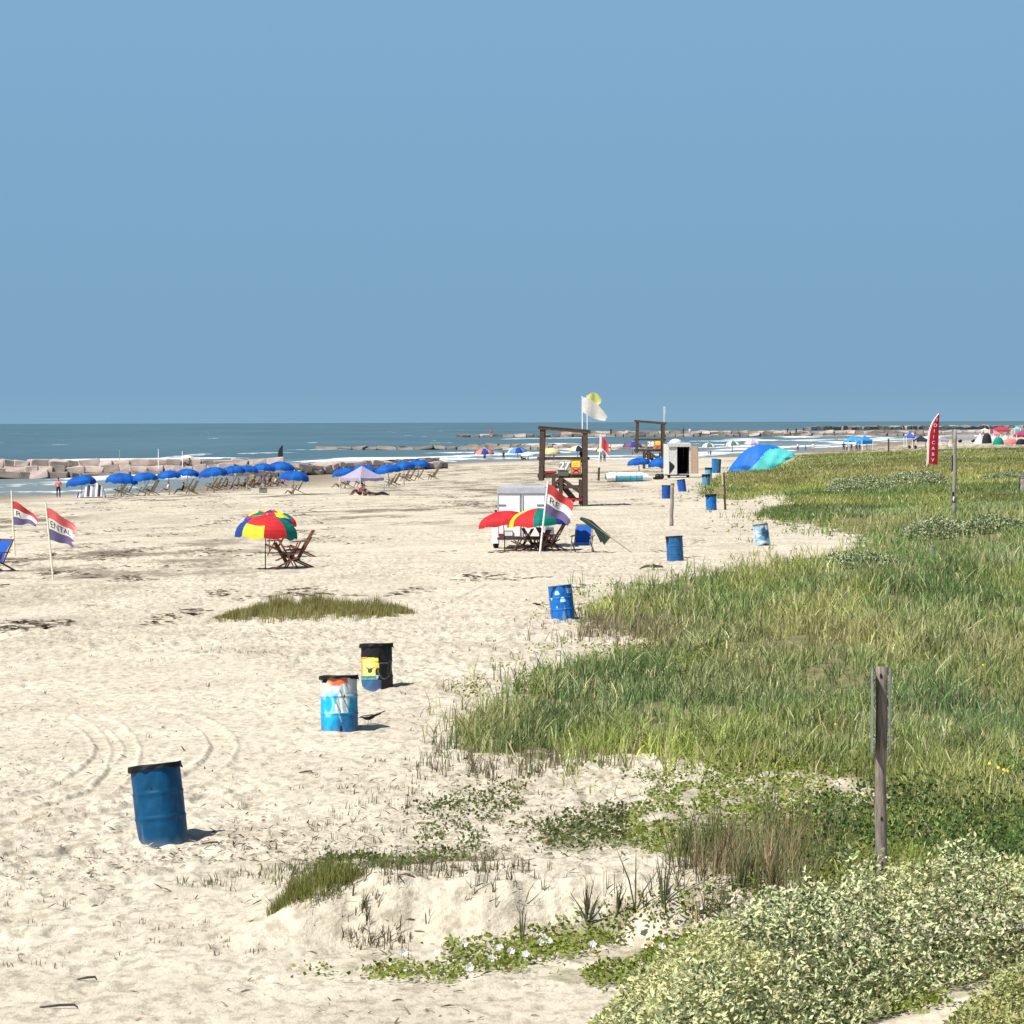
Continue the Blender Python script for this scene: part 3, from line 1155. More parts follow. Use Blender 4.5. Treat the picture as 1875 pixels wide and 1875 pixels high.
# dark spiky weeds standing singly on the sand in front of the bank
weed_labels = {0: 'single dark spiky weed leaning at the foot of the sand bank'}
def weed(px_, py_, hpx, nb, lab, spread=.35, group=None):
    c, ppm = gnd(px_, py_)
    h = hpx / ppm
    root = thing('spiky_weed', lab, 'weed', c, group=group)
    b = MB()
    for i in range(nb):
        a = random.uniform(0, 6.28)
        l = random.uniform(.02, spread) * h
        hh = h * random.uniform(.6, 1)
        p0 = Vector((random.uniform(-.01, .01), random.uniform(-.01, .01), -0.02))
        p1 = p0 + Vector((math.cos(a) * l * .35, math.sin(a) * l * .35, hh * .5))
        p2 = p0 + Vector((math.cos(a) * l, math.sin(a) * l, hh))
        b.tube([p0, p1, p2], [.005, .007, .001], 4)
        # side leaves
        for q in range(3):
            t = random.uniform(.3, .9)
            m_ = p0.lerp(p2, t)
            e = m_ + Vector((random.uniform(-.05, .05), random.uniform(-.03, .03), random.uniform(.04, .10)))
            b.tube([m_, e], [.004, .001], 3)
    b.build('stalk', M((0.085, 0.09, 0.04), .7), root)
weed(955, 1722, 85, 3, 'single dark spiky weed at the foot of the sand bank, left of the others', .15)
weed(1075, 1690, 100, 7, 'fan of dark spiky weed stalks in front of the pale sand bank', .5)
weed(1130, 1672, 75, 5, 'short dark spiky weed between the fan shaped weed and the tall forked weed', .3)
weed(1165, 1665, 130, 3, 'tall forked weed rising against the bare sand bank', .4)
weed(1215, 1655, 110, 6, 'spiky weed at the left edge of the brown reeds', .35)

# flowers on the vines
fl_m = M((0.85, 0.84, 0.82), .5, .2)
ye_m = M((0.75, 0.55, 0.03), .5)
for (fx, fy) in [(915, 1748), (900, 1768), (962, 1762), (990, 1742), (860, 1786), (936, 1756), (995, 1732), (1005, 1738), (850, 1742), (1085, 1742), (1172, 1712), (1212, 1754), (800, 1762), (1388, 1682), (1282, 1668), (740, 1762)]:
    c, ppm = gnd(fx, fy)
    c.z += .10
    b = MB()
    r = .034
    vs = [(0, 0, -.03)] + [(r * (1 + .12 * math.cos(5 * a)) * math.cos(a), r * (1 + .12 * math.cos(5 * a)) * math.sin(a), .008 * math.cos(10 * a)) for a in [2 * math.pi * i / 20 for i in range(20)]]
    b.add(vs, [(0, 1 + i, 1 + (i + 1) % 20) for i in range(20)])
    o = b.build('flower', fl_m)
    o.location = c
    o.rotation_euler = (random.uniform(.7, 1.3), 0, random.uniform(-.6, .6))
    tag(o, 'white trumpet flower open among the creeping vines by the sand bank', 'flower', 'white flowers on the vines')
for (fx, fy) in [(1800, 1268), (1846, 1466), (1828, 1472), (1838, 1480), (1530, 1392), (1812, 1465)]:
    c, ppm = gnd(fx, fy)
    c.z += .42
    b = MB()
    b.ell((0, 0, 0), (.020, .020, .008), 10)
    o = b.build('flower', ye_m)
    o.location = c
    o.rotation_euler = (1.1, 0, random.uniform(-.6, .6))
    tag(o, 'small yellow flower in the tall dune grass', 'flower', 'yellow flowers in the dune grass')


# silvery bushes in the foreground
def bush(name, label, foot, n, hmax, edge, leafsize, cols, d0, d1, a0, a1, woody=True):
    x, y, z = scatter(n, d0, d1, 1.0, a0, a1)
    px, py = proj(x, y, z)
    # distance to the footprint edge, in metres, from the polygon on flat ground
    ok = inpoly(px, py, foot)
    x, y, z = x[ok], y[ok], z[ok]
    fw = []
    for (fx, fy) in foot + [foot[0]]:
        p, _ = gnd(fx, fy) if fy < 2300 else gnd(fx, 2300)
        fw.append((p.x, p.y))
    dd, _ = seg_dist(x, y, fw)
    prof = np.sqrt(sst(-0.05, edge, dd))
    Hh = hmax * prof * (.62 + .50 * fbm(x * 1.7, y * 1.4, 2, 3) + .55 * (vn(x * 5, y * 5, 1) - .5))
    u = 1 - np.abs(rng.normal(0, .30, len(x)))
    u = np.clip(u, .05, 1.05)
    P = np.stack([x, y, z + Hh * u], -1)
    S = rng.uniform(.7, 1.3, len(x)) * leafsize
    c = tint(len(x), cols[0], .14)
    c = mixc(c, tint(len(x), cols[1], .15), (rng.random(len(x)) < .32) * .97)  # dark share of leaves paints the shaded gaps into the colour
    c = mixc(c, tint(len(x), cols[2], .15), sst(.5, .75, fbm(x * 1.2, y, 4, 2)) * .8)
    off = np.array([x.mean(), y.mean(), z.mean()])
    v, t, cc = leaves(P - off, S, c, up=.45, asp=.44)
    o = obj(name, np_mesh(name, v, tris=t, colors=cc, mats=[silver_mat]), loc=tuple(off))
    return tag(o, label, 'bush')


SILV = [(0.58, 0.60, 0.34), (0.09, 0.125, 0.045), (0.58, 0.57, 0.27)]
BUSH1 = 0
bush('bush', 'big silvery green bush filling the bottom right corner in front of the post',
     [(1065, 1905), (1180, 1850), (1290, 1790), (1400, 1755), (1500, 1735), (1620, 1715), (1760, 1700), (1990, 1680), (1990, 1800), (1820, 1800), (1700, 1830), (1590, 1880), (1480, 1960), (1380, 2100), (1065, 2100)],
     190000, .84, 1.0, .050, SILV, 19, 32, 0.01, 0.19)
bush('bush', 'smaller pale yellow green bush at the lower right edge, beside a bare sand patch',
     [(1560, 2150), (1650, 1990), (1730, 1925), (1810, 1880), (1990, 1850), (1990, 2280), (1560, 2280)],
     110000, .55, .6, .046, [(0.42, 0.44, 0.18), (0.22, 0.24, 0.09), (0.47, 0.46, 0.18)], 17, 26, 0.08, 0.19)


def far_bush(i, bx, by, wpx, hpx):
    c, ppm = gnd(bx, by)
    W, H = wpx / ppm / 2, hpx / ppm
    n = 4200
    t = rng.uniform(0, 2 * np.pi, n)
    ph = np.arccos(rng.random(n))
    r = rng.uniform(.8, 1.03, n)
    bmp = .72 + .5 * vn(t * 2.2, ph * 4, i)
    x = W * r * np.sin(ph) * np.cos(t)
    y = W * .8 * r * np.sin(ph) * np.sin(t)
    z = H * r * bmp * np.cos(ph)
    col = tint(n, (0.38, 0.43, 0.25), .2)
    dk = rng.random(n) < .3
    col[dk] = tint(int(dk.sum()), (0.16, 0.2, 0.08))
    lab = (['pale silvery low shrub nearest in the dune grass, below the sandy tongue', 'pale shrub with curly top left of the forked post in the dunes',
                          'pale shrub right of the striped post, at the right edge of the dunes', 'greyish shrub on the dune left of the red feather flag',
                          'greyish shrub at the foot of the red feather flag', 'small pale shrub on the far dune at the right edge'][i])
    S = rng.uniform(.05, .11, n) * (1 + 20 / ppm)
    v, tt, cc = leaves(np.stack([x, y, z], -1), S, col, up=.8, asp=.5)
    tag(obj('bush', np_mesh('bush', v, tris=tt, colors=cc, mats=[silver_mat]), loc=c), lab, 'bush')


for i, a in enumerate(SILVER):
    far_bush(i, *a)

# ================================================================== BARRELS
def barrel(px_, py_, label, paint=None, base=(0.03, 0.16, 0.40), tilt=0.0, hpx=None, liner=0.06, name='trash_barrel', ribs=(.35, .66), hs=1.0, flap=.02, fwd=0.0, rough=.5):
    c, ppm = gnd(px_, py_)
    r = .278
    h = (.83 + .26 * abs(math.sin(tilt)) + .2 * abs(math.sin(fwd))) if hpx is None else hpx / ppm * .965
    root = thing(name, label, 'barrel', c - Vector((0, 0, .03 + .26 * abs(math.sin(tilt)) + .2 * abs(math.sin(fwd)))), (fwd, tilt, 0))
    nu, nv = (160, 110) if paint else (64, 48)
    prof = []
    for j in range(nv + 1):
        t = j / nv
        rr = r * (1 + .012 * math.sin(math.pi * t))
        for q in ribs:
            rr += .010 * math.exp(-((t - q) / .016) ** 2)
        if t > .975:
            rr += .006
        if t < .02:
            rr += .004
        prof.append((rr, t * h))
    A = np.linspace(0, 2 * np.pi, nu, endpoint=False)
    PR = np.array(prof)
    AA, RR = np.meshgrid(A, PR[:, 0])
    ZZ = np.repeat(PR[:, 1][:, None], nu, 1)
    ox = px_ * .37
    dent = .014 * (sst(.62, .9, vn(np.cos(AA) * 2.2 + ox, ZZ * 4 + np.sin(AA) * 2 + ox, 3)) + .5 * sst(.6, .9, vn(np.cos(AA) * 4 + ox, ZZ * 8 + np.sin(AA) * 4, 4)))
    RR = RR * (1 + .012 * np.sin(2 * AA + ox)) - dent
    V = np.stack([RR * np.cos(AA), RR * np.sin(AA), ZZ], -1).reshape(-1, 3)
    idx = np.arange((nv + 1) * nu).reshape(nv + 1, nu)
    nx = np.roll(idx, -1, 1)
    q = np.stack([idx[:-1], nx[:-1], nx[1:], idx[1:]], -1).reshape(-1, 4)
    rad = math.hypot(r, r)
    u = V[:, 0] / (r * 1.01)                  # -1..1 left to right as seen from the front
    t = V[:, 2] / h
    ang = np.arctan2(V[:, 1], V[:, 0])
    C = np.tile(np.array(base)[None], (len(V), 1)) * (0.9 + .25 * fbm(ang * 3, t * 6, 2, 3))[:, None]
    sc_ = sst(.72, .9, fbm(ang * 9, t * 2.0, 4, 3))[:, None]
    C = C * (1 - sc_ * .5) + np.array([.25, .33, .42]) * sc_ * .5
    if paint:
        C = paint(u, t, ang, C)
    dust = np.clip((1 - sst(0, .13, t + .12 * (vn(ang * 4, t * 0, 2) - .5))) * .18, 0, 1)[:, None]
    C = C * (1 - dust) + np.array([.42, .36, .28]) * dust
    body_m = mat('painted_drum', (1, 1, 1), rough, 0.14, 14, .25, 22, attr='col', spec=.25)
    obj('body', np_mesh('body', V, quads=q, colors=C, mats=[body_m], smooth=True), root)
    b = MB()
    b.lathe([(r - .008, h + .002), (r - .014, h * .55), (r - .014, .03), (0.001, .03)], 48)
    b.build('inner_wall', M((0.012, 0.02, 0.035), .8), root)
    if liner:
        b = MB()
        n = 72
        prof2 = []
        vs = []
        L = 7
        for j in range(L):
            tt = j / (L - 1)
            for k in range(n):
                a = 2 * math.pi * k / n
                drop = liner * (1 + .5 * math.sin(a * 2 + 1) * .4 + .35 * (random.random() - .5) * .5 + .15 * math.sin(a * 7))
                if tt < .35:
                    rr = r - .035 + .05 * (tt / .35)
                    z = h - .05 + (.05 + .022) * (tt / .35) + flap * max(0, math.sin(3 * a + 1)) * tt
                else:
                    s_ = (tt - .35) / .65
                    rr = r + .016 + .010 * math.sin(9 * a + j) * s_ + .006 * s_
                    z = h + .018 + flap * max(0, math.sin(3 * a + 1)) * (1 - s_) - drop * s_
                vs.append((rr * math.cos(a), rr * math.sin(a), z))
        fs = []
        for j in range(L - 1):
            for k in range(n):
                fs.append((j * n + k, j * n + (k + 1) % n, (j + 1) * n + (k + 1) % n, (j + 1) * n + k))
        b.add(vs, fs)
        # the bag hangs inside
        b.lathe([(r - .035, h - .05), (r - .06, h - .3), (r - .1, h - .45), (.001, h - .47)], 48)
        b.build('bag_liner', M((0.006, 0.006, 0.008), .6, spec=.25), root, True)
    return root


def blob(u, t, cx, cy, rx, ry, w=.12, k=0):
    wob = 1 + .25 * (vn(u * 9 + k, t * 9, k) - .5)
    return 1 - sst(1 - w, 1 + w, np.sqrt(((u - cx) / rx) ** 2 + ((t - cy) / ry) ** 2) * wob)


def lay(C, m, col):
    m = np.asarray(m)[:, None]
    return C * (1 - m) + np.array(col)[None] * m


def paint_sea(u, t, ang, C):
    """orange sky, white clouds, cyan sea and a big pale fish shape"""
    f = (np.sin(ang) < .35)
    C = np.tile(np.array([[.018, .15, .36]]), (len(u), 1)) * (.8 + .4 * fbm(ang * 4, t * 8, 1, 3))[:, None]
    C = lay(C, sst(.28, .5, t + .1 * (fbm(ang * 3, t * 4, 3, 2) - .5)) * .9, (.01, .36, .70))
    C = lay(C, blob(u, t, -.55, .38, .5, .32, .5, 1) * .9, (.01, .42, .80))
    C = lay(C, sst(.60, .78, t + .22 * (fbm(ang * 3 + 2, t * 5, 2, 3) - .5)), (.62, .66, .66))
    C = lay(C, sst(.84, .88, t + .03 * np.sin(ang * 5)) * (np.abs(u + .1) < .62), (.62, .13, .05))
    C = lay(C, blob(u, t, -.2, .90, .6, .06, .2, 2), (.68, .16, .07))
    C = lay(C, blob(u, t, -.72, .82, .35, .12, .3, 3) * .9, (.72, .68, .52))
    # curl
    rr = np.sqrt((u + .55) ** 2 + ((t - .52) * 1.5) ** 2)
    C = lay(C, np.exp(-((rr - .28) / .06) ** 2) * (u > -.75) * .9, (.35, .70, .74))
    # fish / fin shape
    fin = (u > -.25 + (t - .38) * .55) & (u < .62 - np.abs(t - .62) * .5) & (t > .37) & (t < .88)
    fin &= (u > (t - .38) * 1.0 - .3)
    C = lay(C, fin * .92, (.40, .50, .50))
    C = lay(C, (fin & (np.sin(u * 22 + t * 9) > .45)) * .9, (.80, .84, .80))
    C = lay(C, (fin & (np.sin(u * 13 + t * 17) > .88)) * .8, (.06, .12, .17))
    C = lay(C, blob(u, t, .35, .66, .05, .03), (.02, .03, .05))
    C = lay(C, np.exp(-((u - .05 - (.32 - t) * .9) / .03) ** 2) * (t > .2) * (t < .36) * .8, (.40, .62, .70))
    C = lay(C, sst(.6, .95, u) * .5, (.05, .10, .14))  # shade on the right side painted into the drum colour
    return C


def paint_night(u, t, ang, C):
    """black drum with a yellow panel carrying a dark winged shape, blue foot"""
    C = np.tile(np.array([[.012, .012, .014]]), (len(u), 1))
    C = lay(C, (t < .27) * (np.abs(u) < .96), (.035, .12, .24))
    C = lay(C, (t < .27) * blob(u, t, .0, .15, .3, .08, .4, 1), (.06, .09, .20))
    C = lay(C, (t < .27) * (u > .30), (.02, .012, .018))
    panel = (u < .18 - .10 * (t - .4)) & (t > .36) & (t < .725 - .02 * u) & (np.sin(ang) < .3)
    C = lay(C, panel, (.85, .68, .08))
    C = lay(C, panel * blob(u, t, -.5, .55, .5, .16, .4, 2) * .7, (.92, .80, .30))
    C = lay(C, panel * (u < -.85), (.75, .35, .12))
    C = lay(C, (u < .10) & (t > .275) & (t <= .37) & (np.sin(ang) < .3), (.10, .28, .30))
    C = lay(C, (u < .10) & (t > .695) & (t <= .73) & (u < -.55) & (np.sin(ang) < .3), (.75, .25, .08))
    # winged shape
    wg = (np.abs(t - (.475 + np.abs(u + .40) * .22)) < .028 * (1 - np.abs(u + .40) / .34)) & (np.abs(u + .40) < .32)
    C = lay(C, wg | (((u + .40) / .15) ** 2 + ((t - .465) / .05) ** 2 < 1), (.045, .085, .035))
    C = lay(C, ((u - .10) / .16) ** 2 + ((t - .43) / .09) ** 2 < 1, (.012, .02, .012))
    # thin pale ring with spokes
    rr = np.sqrt((u - .50) ** 2 + ((t - .52) * 1.75) ** 2)
    ring = np.exp(-((rr - .40) / .022) ** 2) * ((t < .58))
    C = lay(C, np.clip(ring, 0, 1) * .55, (.30, .28, .26))
    C = lay(C, (np.abs(t - .615) < .007) * (u > .18) * (u < .75) * .5, (.3, .28, .26))
    C = lay(C, (np.abs(u - .74 - (t - .6) * .2) < .02) * (t > .38) * (t < .62) * .4, (.3, .28, .26))
    C = lay(C, blob(u, t, .06, .335, .09, .03), (.65, .68, .70))
    return C


def paint_jelly(u, t, ang, C):
    C = np.tile(np.array([[.012, .14, .48]]), (len(u), 1)) * (.8 + .4 * fbm(ang * 4, t * 7, 1, 3))[:, None]

    def jelly(C, cx, cy, r):
        d = (((u - cx) / r) ** 2 + ((t - cy) / (r * .55)) ** 2 < 1) & (t > cy - .008)
        return lay(C, d * .95, (.50, .78, .86))
    C = jelly(C, -.30, .76, .19)
    C = jelly(C, .12, .56, .23)
    C = lay(C, blob(u, t, -.80, .66, .06, .04), (.50, .78, .80))
    C = lay(C, blob(u, t, -.42, .42, .07, .03), (.25, .62, .85))
    C = lay(C, blob(u, t, .10, .14, .14, .16, .4, 2) * .6, (.30, .42, .72))
    C = lay(C, blob(u, t, .22, .40, .07, .10, .4, 3) * .35, (.30, .50, .62))
    C = lay(C, ((np.abs(u - .72) < .18) & (np.abs(t - .83) < .065)) * (1 - ((np.abs(u - .74) < .09) & (np.abs(t - .83) < .04)) * .8), (.50, .58, .75))
    return C


def paint_wave(u, t, ang, C):
    C = np.tile(np.array([[.30, .48, .60]]), (len(u), 1))
    C = lay(C, sst(.45, .6, fbm(ang * 2.4, t * 5, 2, 3)), (.62, .72, .78))
    C = lay(C, blob(u, t, .45, .62, .55, .30, .3, 2), (.03, .10, .20))
    C = lay(C, blob(u, t, .2, .06, .8, .12, .3, 3), (.03, .10, .20))
    C = lay(C, blob(u, t, -.1, .42, .45, .10, .3, 4), (.12, .30, .45))
    C = lay(C, blob(u, t, .72, .86, .18, .12, .3, 4), (.80, .86, .90))
    C = lay(C, (t > .93) * .8, (.10, .14, .18))
    return C


barrel(300, 1537, 'plain blue barrel tilted left with a black bag over its rim, nearest on the sand', tilt=R(-6.8), base=(0.001, 0.062, 0.150), flap=.02, liner=.055, fwd=R(-5))
barrel(622, 1337, 'barrel painted with an orange sky, blue sea and a pale fish, beside the bird', paint=paint_sea, tilt=R(-0.8), liner=.05, fwd=R(-4))
barrel(691, 1257, 'black barrel with a yellow painted panel standing behind the sea painted barrel', paint=paint_night, tilt=R(-1.2), fwd=R(-4), liner=.06, base=(.012, .012, .014))
barrel(1032, 1133, 'blue barrel with pale blue jellyfish painted on it at the dune edge', paint=paint_jelly, tilt=R(-6), liner=.0, fwd=R(-3))
barrel(1237, 1027, 'plain mid blue barrel between the blue deck chair and the grass', tilt=R(-3.5), base=(0.02, 0.115, 0.29), liner=.02, flap=.0)
barrel(1397, 999, 'white and navy painted barrel leaning on the sandy tongue among the dunes', paint=paint_wave, tilt=R(-7), liner=0)
barrel(1303, 934, 'bright blue barrel with dark rim standing left of the thin dune post', tilt=R(-3), base=(0.010, 0.14, 0.44), liner=.10)
barrel(1220, 913, 'blue barrel half hidden behind the leaning grey post', tilt=R(0), base=(0.012, 0.075, 0.30), liner=.01, flap=0)
barrel(1250, 900, 'blue barrel leaning left in front of the open trailer', tilt=R(-8), base=(0.016, 0.09, 0.36), liner=.01, flap=0)
barrel(1293, 892, 'grey blue barrel with a wide dark rim at the tip of the dune', tilt=R(-1), base=(0.10, 0.24, 0.36), liner=.16, hpx=25)
barrel(1297, 880, 'pale blue barrel standing behind the grey blue one', tilt=R(1), base=(0.14, 0.34, 0.48), liner=.15, hpx=25)
barrel(1308, 866, 'bright blue barrel in the farthest pair by the open trailer', tilt=R(1), base=(0.02, 0.17, 0.46), liner=0, hpx=28)
barrel(1314, 866, 'dark blue barrel half hidden in the farthest pair by the open trailer', tilt=R(3), base=(0.03, 0.10, 0.20), liner=0, hpx=27)

# ================================================================== BIRD
def bird():
    c, ppm = gnd(676, 1328)
    root = thing('bird', 'black bird with a long raised tail walking beside the painted barrel', 'bird', c, (0, 0, 0))
    b = MB()
    # body leaning, head to the left low, tail up to the right
    b.tube([(-.15, 0, .10), (-.125, 0, .115), (-.10, 0, .12), (-.05, 0, .105), (.0, 0, .11), (.05, 0, .125), (.09, 0, .14), (.18, 0, .175)],
           [.003, .012, .022, .036, .042, .034, .018, .014], 10)
    b.add([(.08, -.02, .14), (.08, .02, .14), (.24, .03, .205), (.24, -.03, .20), (.08, 0, .155), (.24, 0, .215)], [(0, 3, 2, 1), (0, 4, 5, 3), (4, 1, 2, 5), (3, 5, 2), (0, 1, 4)])
    bk = M((0.008, 0.008, 0.012), .35, spec=.5)
    b.build('body', bk, root, True)
    for s in (-1, 1):
        g = MB()
        g.tube([(.0 + s * .015, s * .015, .08), (.01 + s * .02, s * .018, .04), (.0 + s * .02, s * .02, 0.0), (-.025 + s * .02, s * .02, .0)], .003, 5)
        g.build('leg', bk, root)
        g = MB()
        g.ell((.02, s * .032, .118), (.07, .010, .026), 10, rot=(0, -.25, 0))
        g.build('wing', bk, root, True)
    g = MB()
    g.tube([(-.13, 0, .113), (-.175, 0, .098)], [.007, .001], 6)
    g.build('beak', M((0.02, 0.02, 0.02)), root)


bird()

# ================================================================== POSTS AND SIGNS
wood = mat('weathered_wood', (0.25, 0.21, 0.18), .85, .45, 9, .6, 30, stretch=(6, 6, .6))
greywood = mat('grey_wood', (0.30, 0.27, 0.24), .85, .4, 9, .6, 30, stretch=(6, 6, .6))
darkwood = mat('dark_wood', (0.085, 0.058, 0.045), .8, .4, 6, .5, 24, stretch=(1, 1, 3))
redwood = mat('red_brown_wood', (0.165, 0.072, 0.045), .6, .35, 8, .3, 24)
tanwood = mat('beach_chair_wood', (0.20, 0.145, 0.09), .75, .35, 8, .3, 24)
metal = mat('galvanised_metal', (0.42, 0.43, 0.44), .38, .15, 10, .1, 30, metal=.7, spec=.5)
white_m = M((0.78, 0.78, 0.76), .45)


def big_post():
    c, ppm = gnd(1614, 1668)
    k = 1 / ppm
    root = thing('sign_post', 'tall weathered post with metal signs seen edge on, in front of the dune grass', 'post', c - Vector((0, 0, .3)), (0, R(-.1), -math.atan2(c.x, c.y) - R(.2)))
    h = (1668 - 1216) * k + .3
    b = MB()
    r = 11.2 * k
    pts = []
    rad = []
    n = 16
    for i in range(n + 1):
        t = i / n
        pts.append((.006 * math.sin(t * 9), 0, t * h))
        rad.append(r * (1.0 - .10 * t + .04 * math.sin(t * 17)))
    b.tube(pts, rad, 20)
    o = b.build('post', wood, root, True)
    # knots
    for z, a in ((.46 * h, -1.5), (.30 * h, -1.4), (.97 * h, -1.6)):
        kb = MB()
        kb.ell((r * .97 * math.cos(a), r * .97 * math.sin(a), z), (.012, .008, .022), 8)
        kb.build('knot', M((0.02, 0.015, 0.012)), root)
    L = 150 * k
    for s in (-1, 1):
        g = MB()
        x = s * r * 1.34
        g.box((x, -.02, h - .02 - L / 2), (.008, .30, L))
        # rolled edge of the plate
        g.box((x + s * .007, -.156, h - .02 - L / 2), (.016, .012, L * .985))
        g.box((x + s * .007, .156, h - .02 - L / 2), (.016, .012, L * .985))
        g.build('sign_plate', metal, root)
        for z in (h - .12, h - L + .1):
            g = MB()
            g.tube([(s * r * .6, 0, z), (x + s * .02, 0, z)], .008, 8)
            g.build('bolt', metal, root)


big_post()


def simple_post(px_, py_, toppx, wpx, label, m, lean=0.0, name='wooden_post', sink=.1, extra=None):
    c, ppm = gnd(px_, py_)
    h = (py_ - toppx) / ppm
    r = wpx / ppm / 2
    root = thing(name, label, 'post', c - Vector((0, 0, sink)), (0, R(lean), 0))
    b = MB()
    n = 8
    b.tube([(.01 * math.sin(i * 1.7), 0, (h + sink) * i / n) for i in range(n + 1)], [r * (1.05 - .12 * i / n + .06 * math.sin(i * 2.2)) for i in range(n + 1)], 12)
    b.build('shaft', m, root, True)
    if extra:
        extra(root, h + sink, r, ppm)
    return root


def cap_extra(root, h, r, ppm):
    b = MB()
    b.lathe([(r * 1.08, h - .02), (r * 1.1, h + .02), (.001, h + .03)], 12)
    b.build('post_cap', greywood, root)


def board_extra(root, h, r, ppm):
    b = MB()
    b.box((-10 / ppm, -.03, h * .55), (18 / ppm, .03, 14 / ppm))
    b.build('board', M((0.33, 0.27, 0.14), .8, var=.3), root)
    b = MB()
    b.box((-3 / ppm, -.03, h * .86), (3 / ppm, .05, 22 / ppm))
    b.build('batten', M((0.55, 0.50, 0.30)), root)


def band_extra(root, h, r, ppm):
    b = MB()
    b.tube([(-.5 * r, -.04, h * .18), (-.5 * r, -.04, h * .30)], r * .62, 10)
    b.build('black_band', M((0.01, 0.01, 0.01)), root)
    b = MB()
    b.ell((-.5 * r, -.12, h * .22), (r * .45, .03, 5 / ppm), 10)
    b.build('reflector', white_m, root)
    b = MB()
    b.box((-r * .9, 0, h * .62), (r * 1.1, r * .6, 30 / ppm), mi=0)
    b.build('side_board', M((0.03, 0.025, 0.02)), root)
    b = MB()
    b.box((-3.0 / ppm, .0, h * .92), (5 / ppm, r, 26 / ppm))
    b.build('upper_board', greywood, root)


simple_post(1229, 963, 886, 7, 'grey wooden post leaning slightly right in open sand before the far barrels', greywood, 1.6, extra=cap_extra)
simple_post(1328, 933, 866, 4, 'thin dark post with a small tan board at the dune edge', darkwood, -2.2, extra=board_extra)
simple_post(1747, 945, 786, 7.5, 'tall split grey post with a black and white band among the dunes', greywood, .6, extra=band_extra)
simple_post(1627, 828, 803, 3, 'short dark post on the far dune left of the red feather flag', darkwood, 0, extra=cap_extra)
simple_post(1708, 1022, 1000, 9, 'short blue grey stub sunk in the dune grass', M((0.16, 0.22, 0.26)), 0, extra=cap_extra)
simple_post(1538, 902, 886, 3, 'small grey stub post in front of the left greyish shrub', darkwood, 0, extra=cap_extra)
simple_post(1867, 899, 872, 3.5, 'small black stake at the right edge of the dunes', M((0.01, 0.01, 0.01)), 3, extra=cap_extra)
simple_post(1874, 903, 875, 12, 'pale grey stump at the right edge, behind the black stake', greywood, 0, extra=cap_extra)

# driftwood log
c, ppm = gnd(1190, 1043)
root = thing('driftwood', 'curved dark driftwood branch lying where sand meets the dune', 'driftwood', c)
b = MB()
b.tube([(-.34, 0, .0), (-.25, 0, .07), (-.1, 0, .12), (.1, 0, .115), (.38, 0, .10), (.42, 0, .07)], [.01, .03, .045, .05, .035, .01], 8)
b.build('branch', M((0.10, 0.09, 0.06), .9, var=.3), root, True)
b = MB()
b.tube([(0, 0, .12), (.12, -.05, .17), (.2, -.06, .19)], [.02, .012, .004], 6)
b.build('twig', M((0.10, 0.09, 0.06), .9, var=.3), root, True)
# curled stem right of the grass island
c, ppm = gnd(742, 1120)
root = thing('dry_stem', 'hooked dry stem standing right of the olive grass island', 'stem', c)
b = MB()
b.tube([(-.06, 0, 0), (-.02, 0, -.0), (.03, 0, .02), (.05, 0, .08), (.05, 0, .2)], .008, 6)
b.build('stem', M((0.08, 0.07, 0.04)), root, True)
# stick near the first barrel, stranded plank
for (sx_, sy_, ln_, lb) in [(385, 1548, .20, 'short black bent stick on the sand in front of the tilted blue barrel'), (108, 1845, .30, 'thin dry twig lying on the smooth sand at lower left'),
                            (160, 1792, .16, 'dark curved piece of bark on the sand at lower left'), (170, 1108, .28, 'dark flat piece of wood lying alone on the open sand at left'),
                            (560, 1415, .18, 'short dark stick on the sand right of the tilted barrel')]:
    c, ppm = gnd(sx_, sy_)
    b = MB()
    b.tube([(-ln_ / 2, 0, .015), (0, .01, .03), (ln_ * .4, 0, .035), (ln_ / 2, -.01, .012)], [.006, .011, .010, .005], 6)
    o = b.build('stick', M((0.05, 0.04, 0.035)), None, True)
    o.location = c
    tag(o, lb, 'stick')

# ================================================================== FLAGS
red_c = M((0.55, 0.06, 0.06), .8, .25)
wht_c = M((0.80, 0.78, 0.74), .8, .25)
pur_c = M((0.16, 0.12, 0.25), .8, .25)
blk_c = M((0.015, 0.015, 0.015), .7)


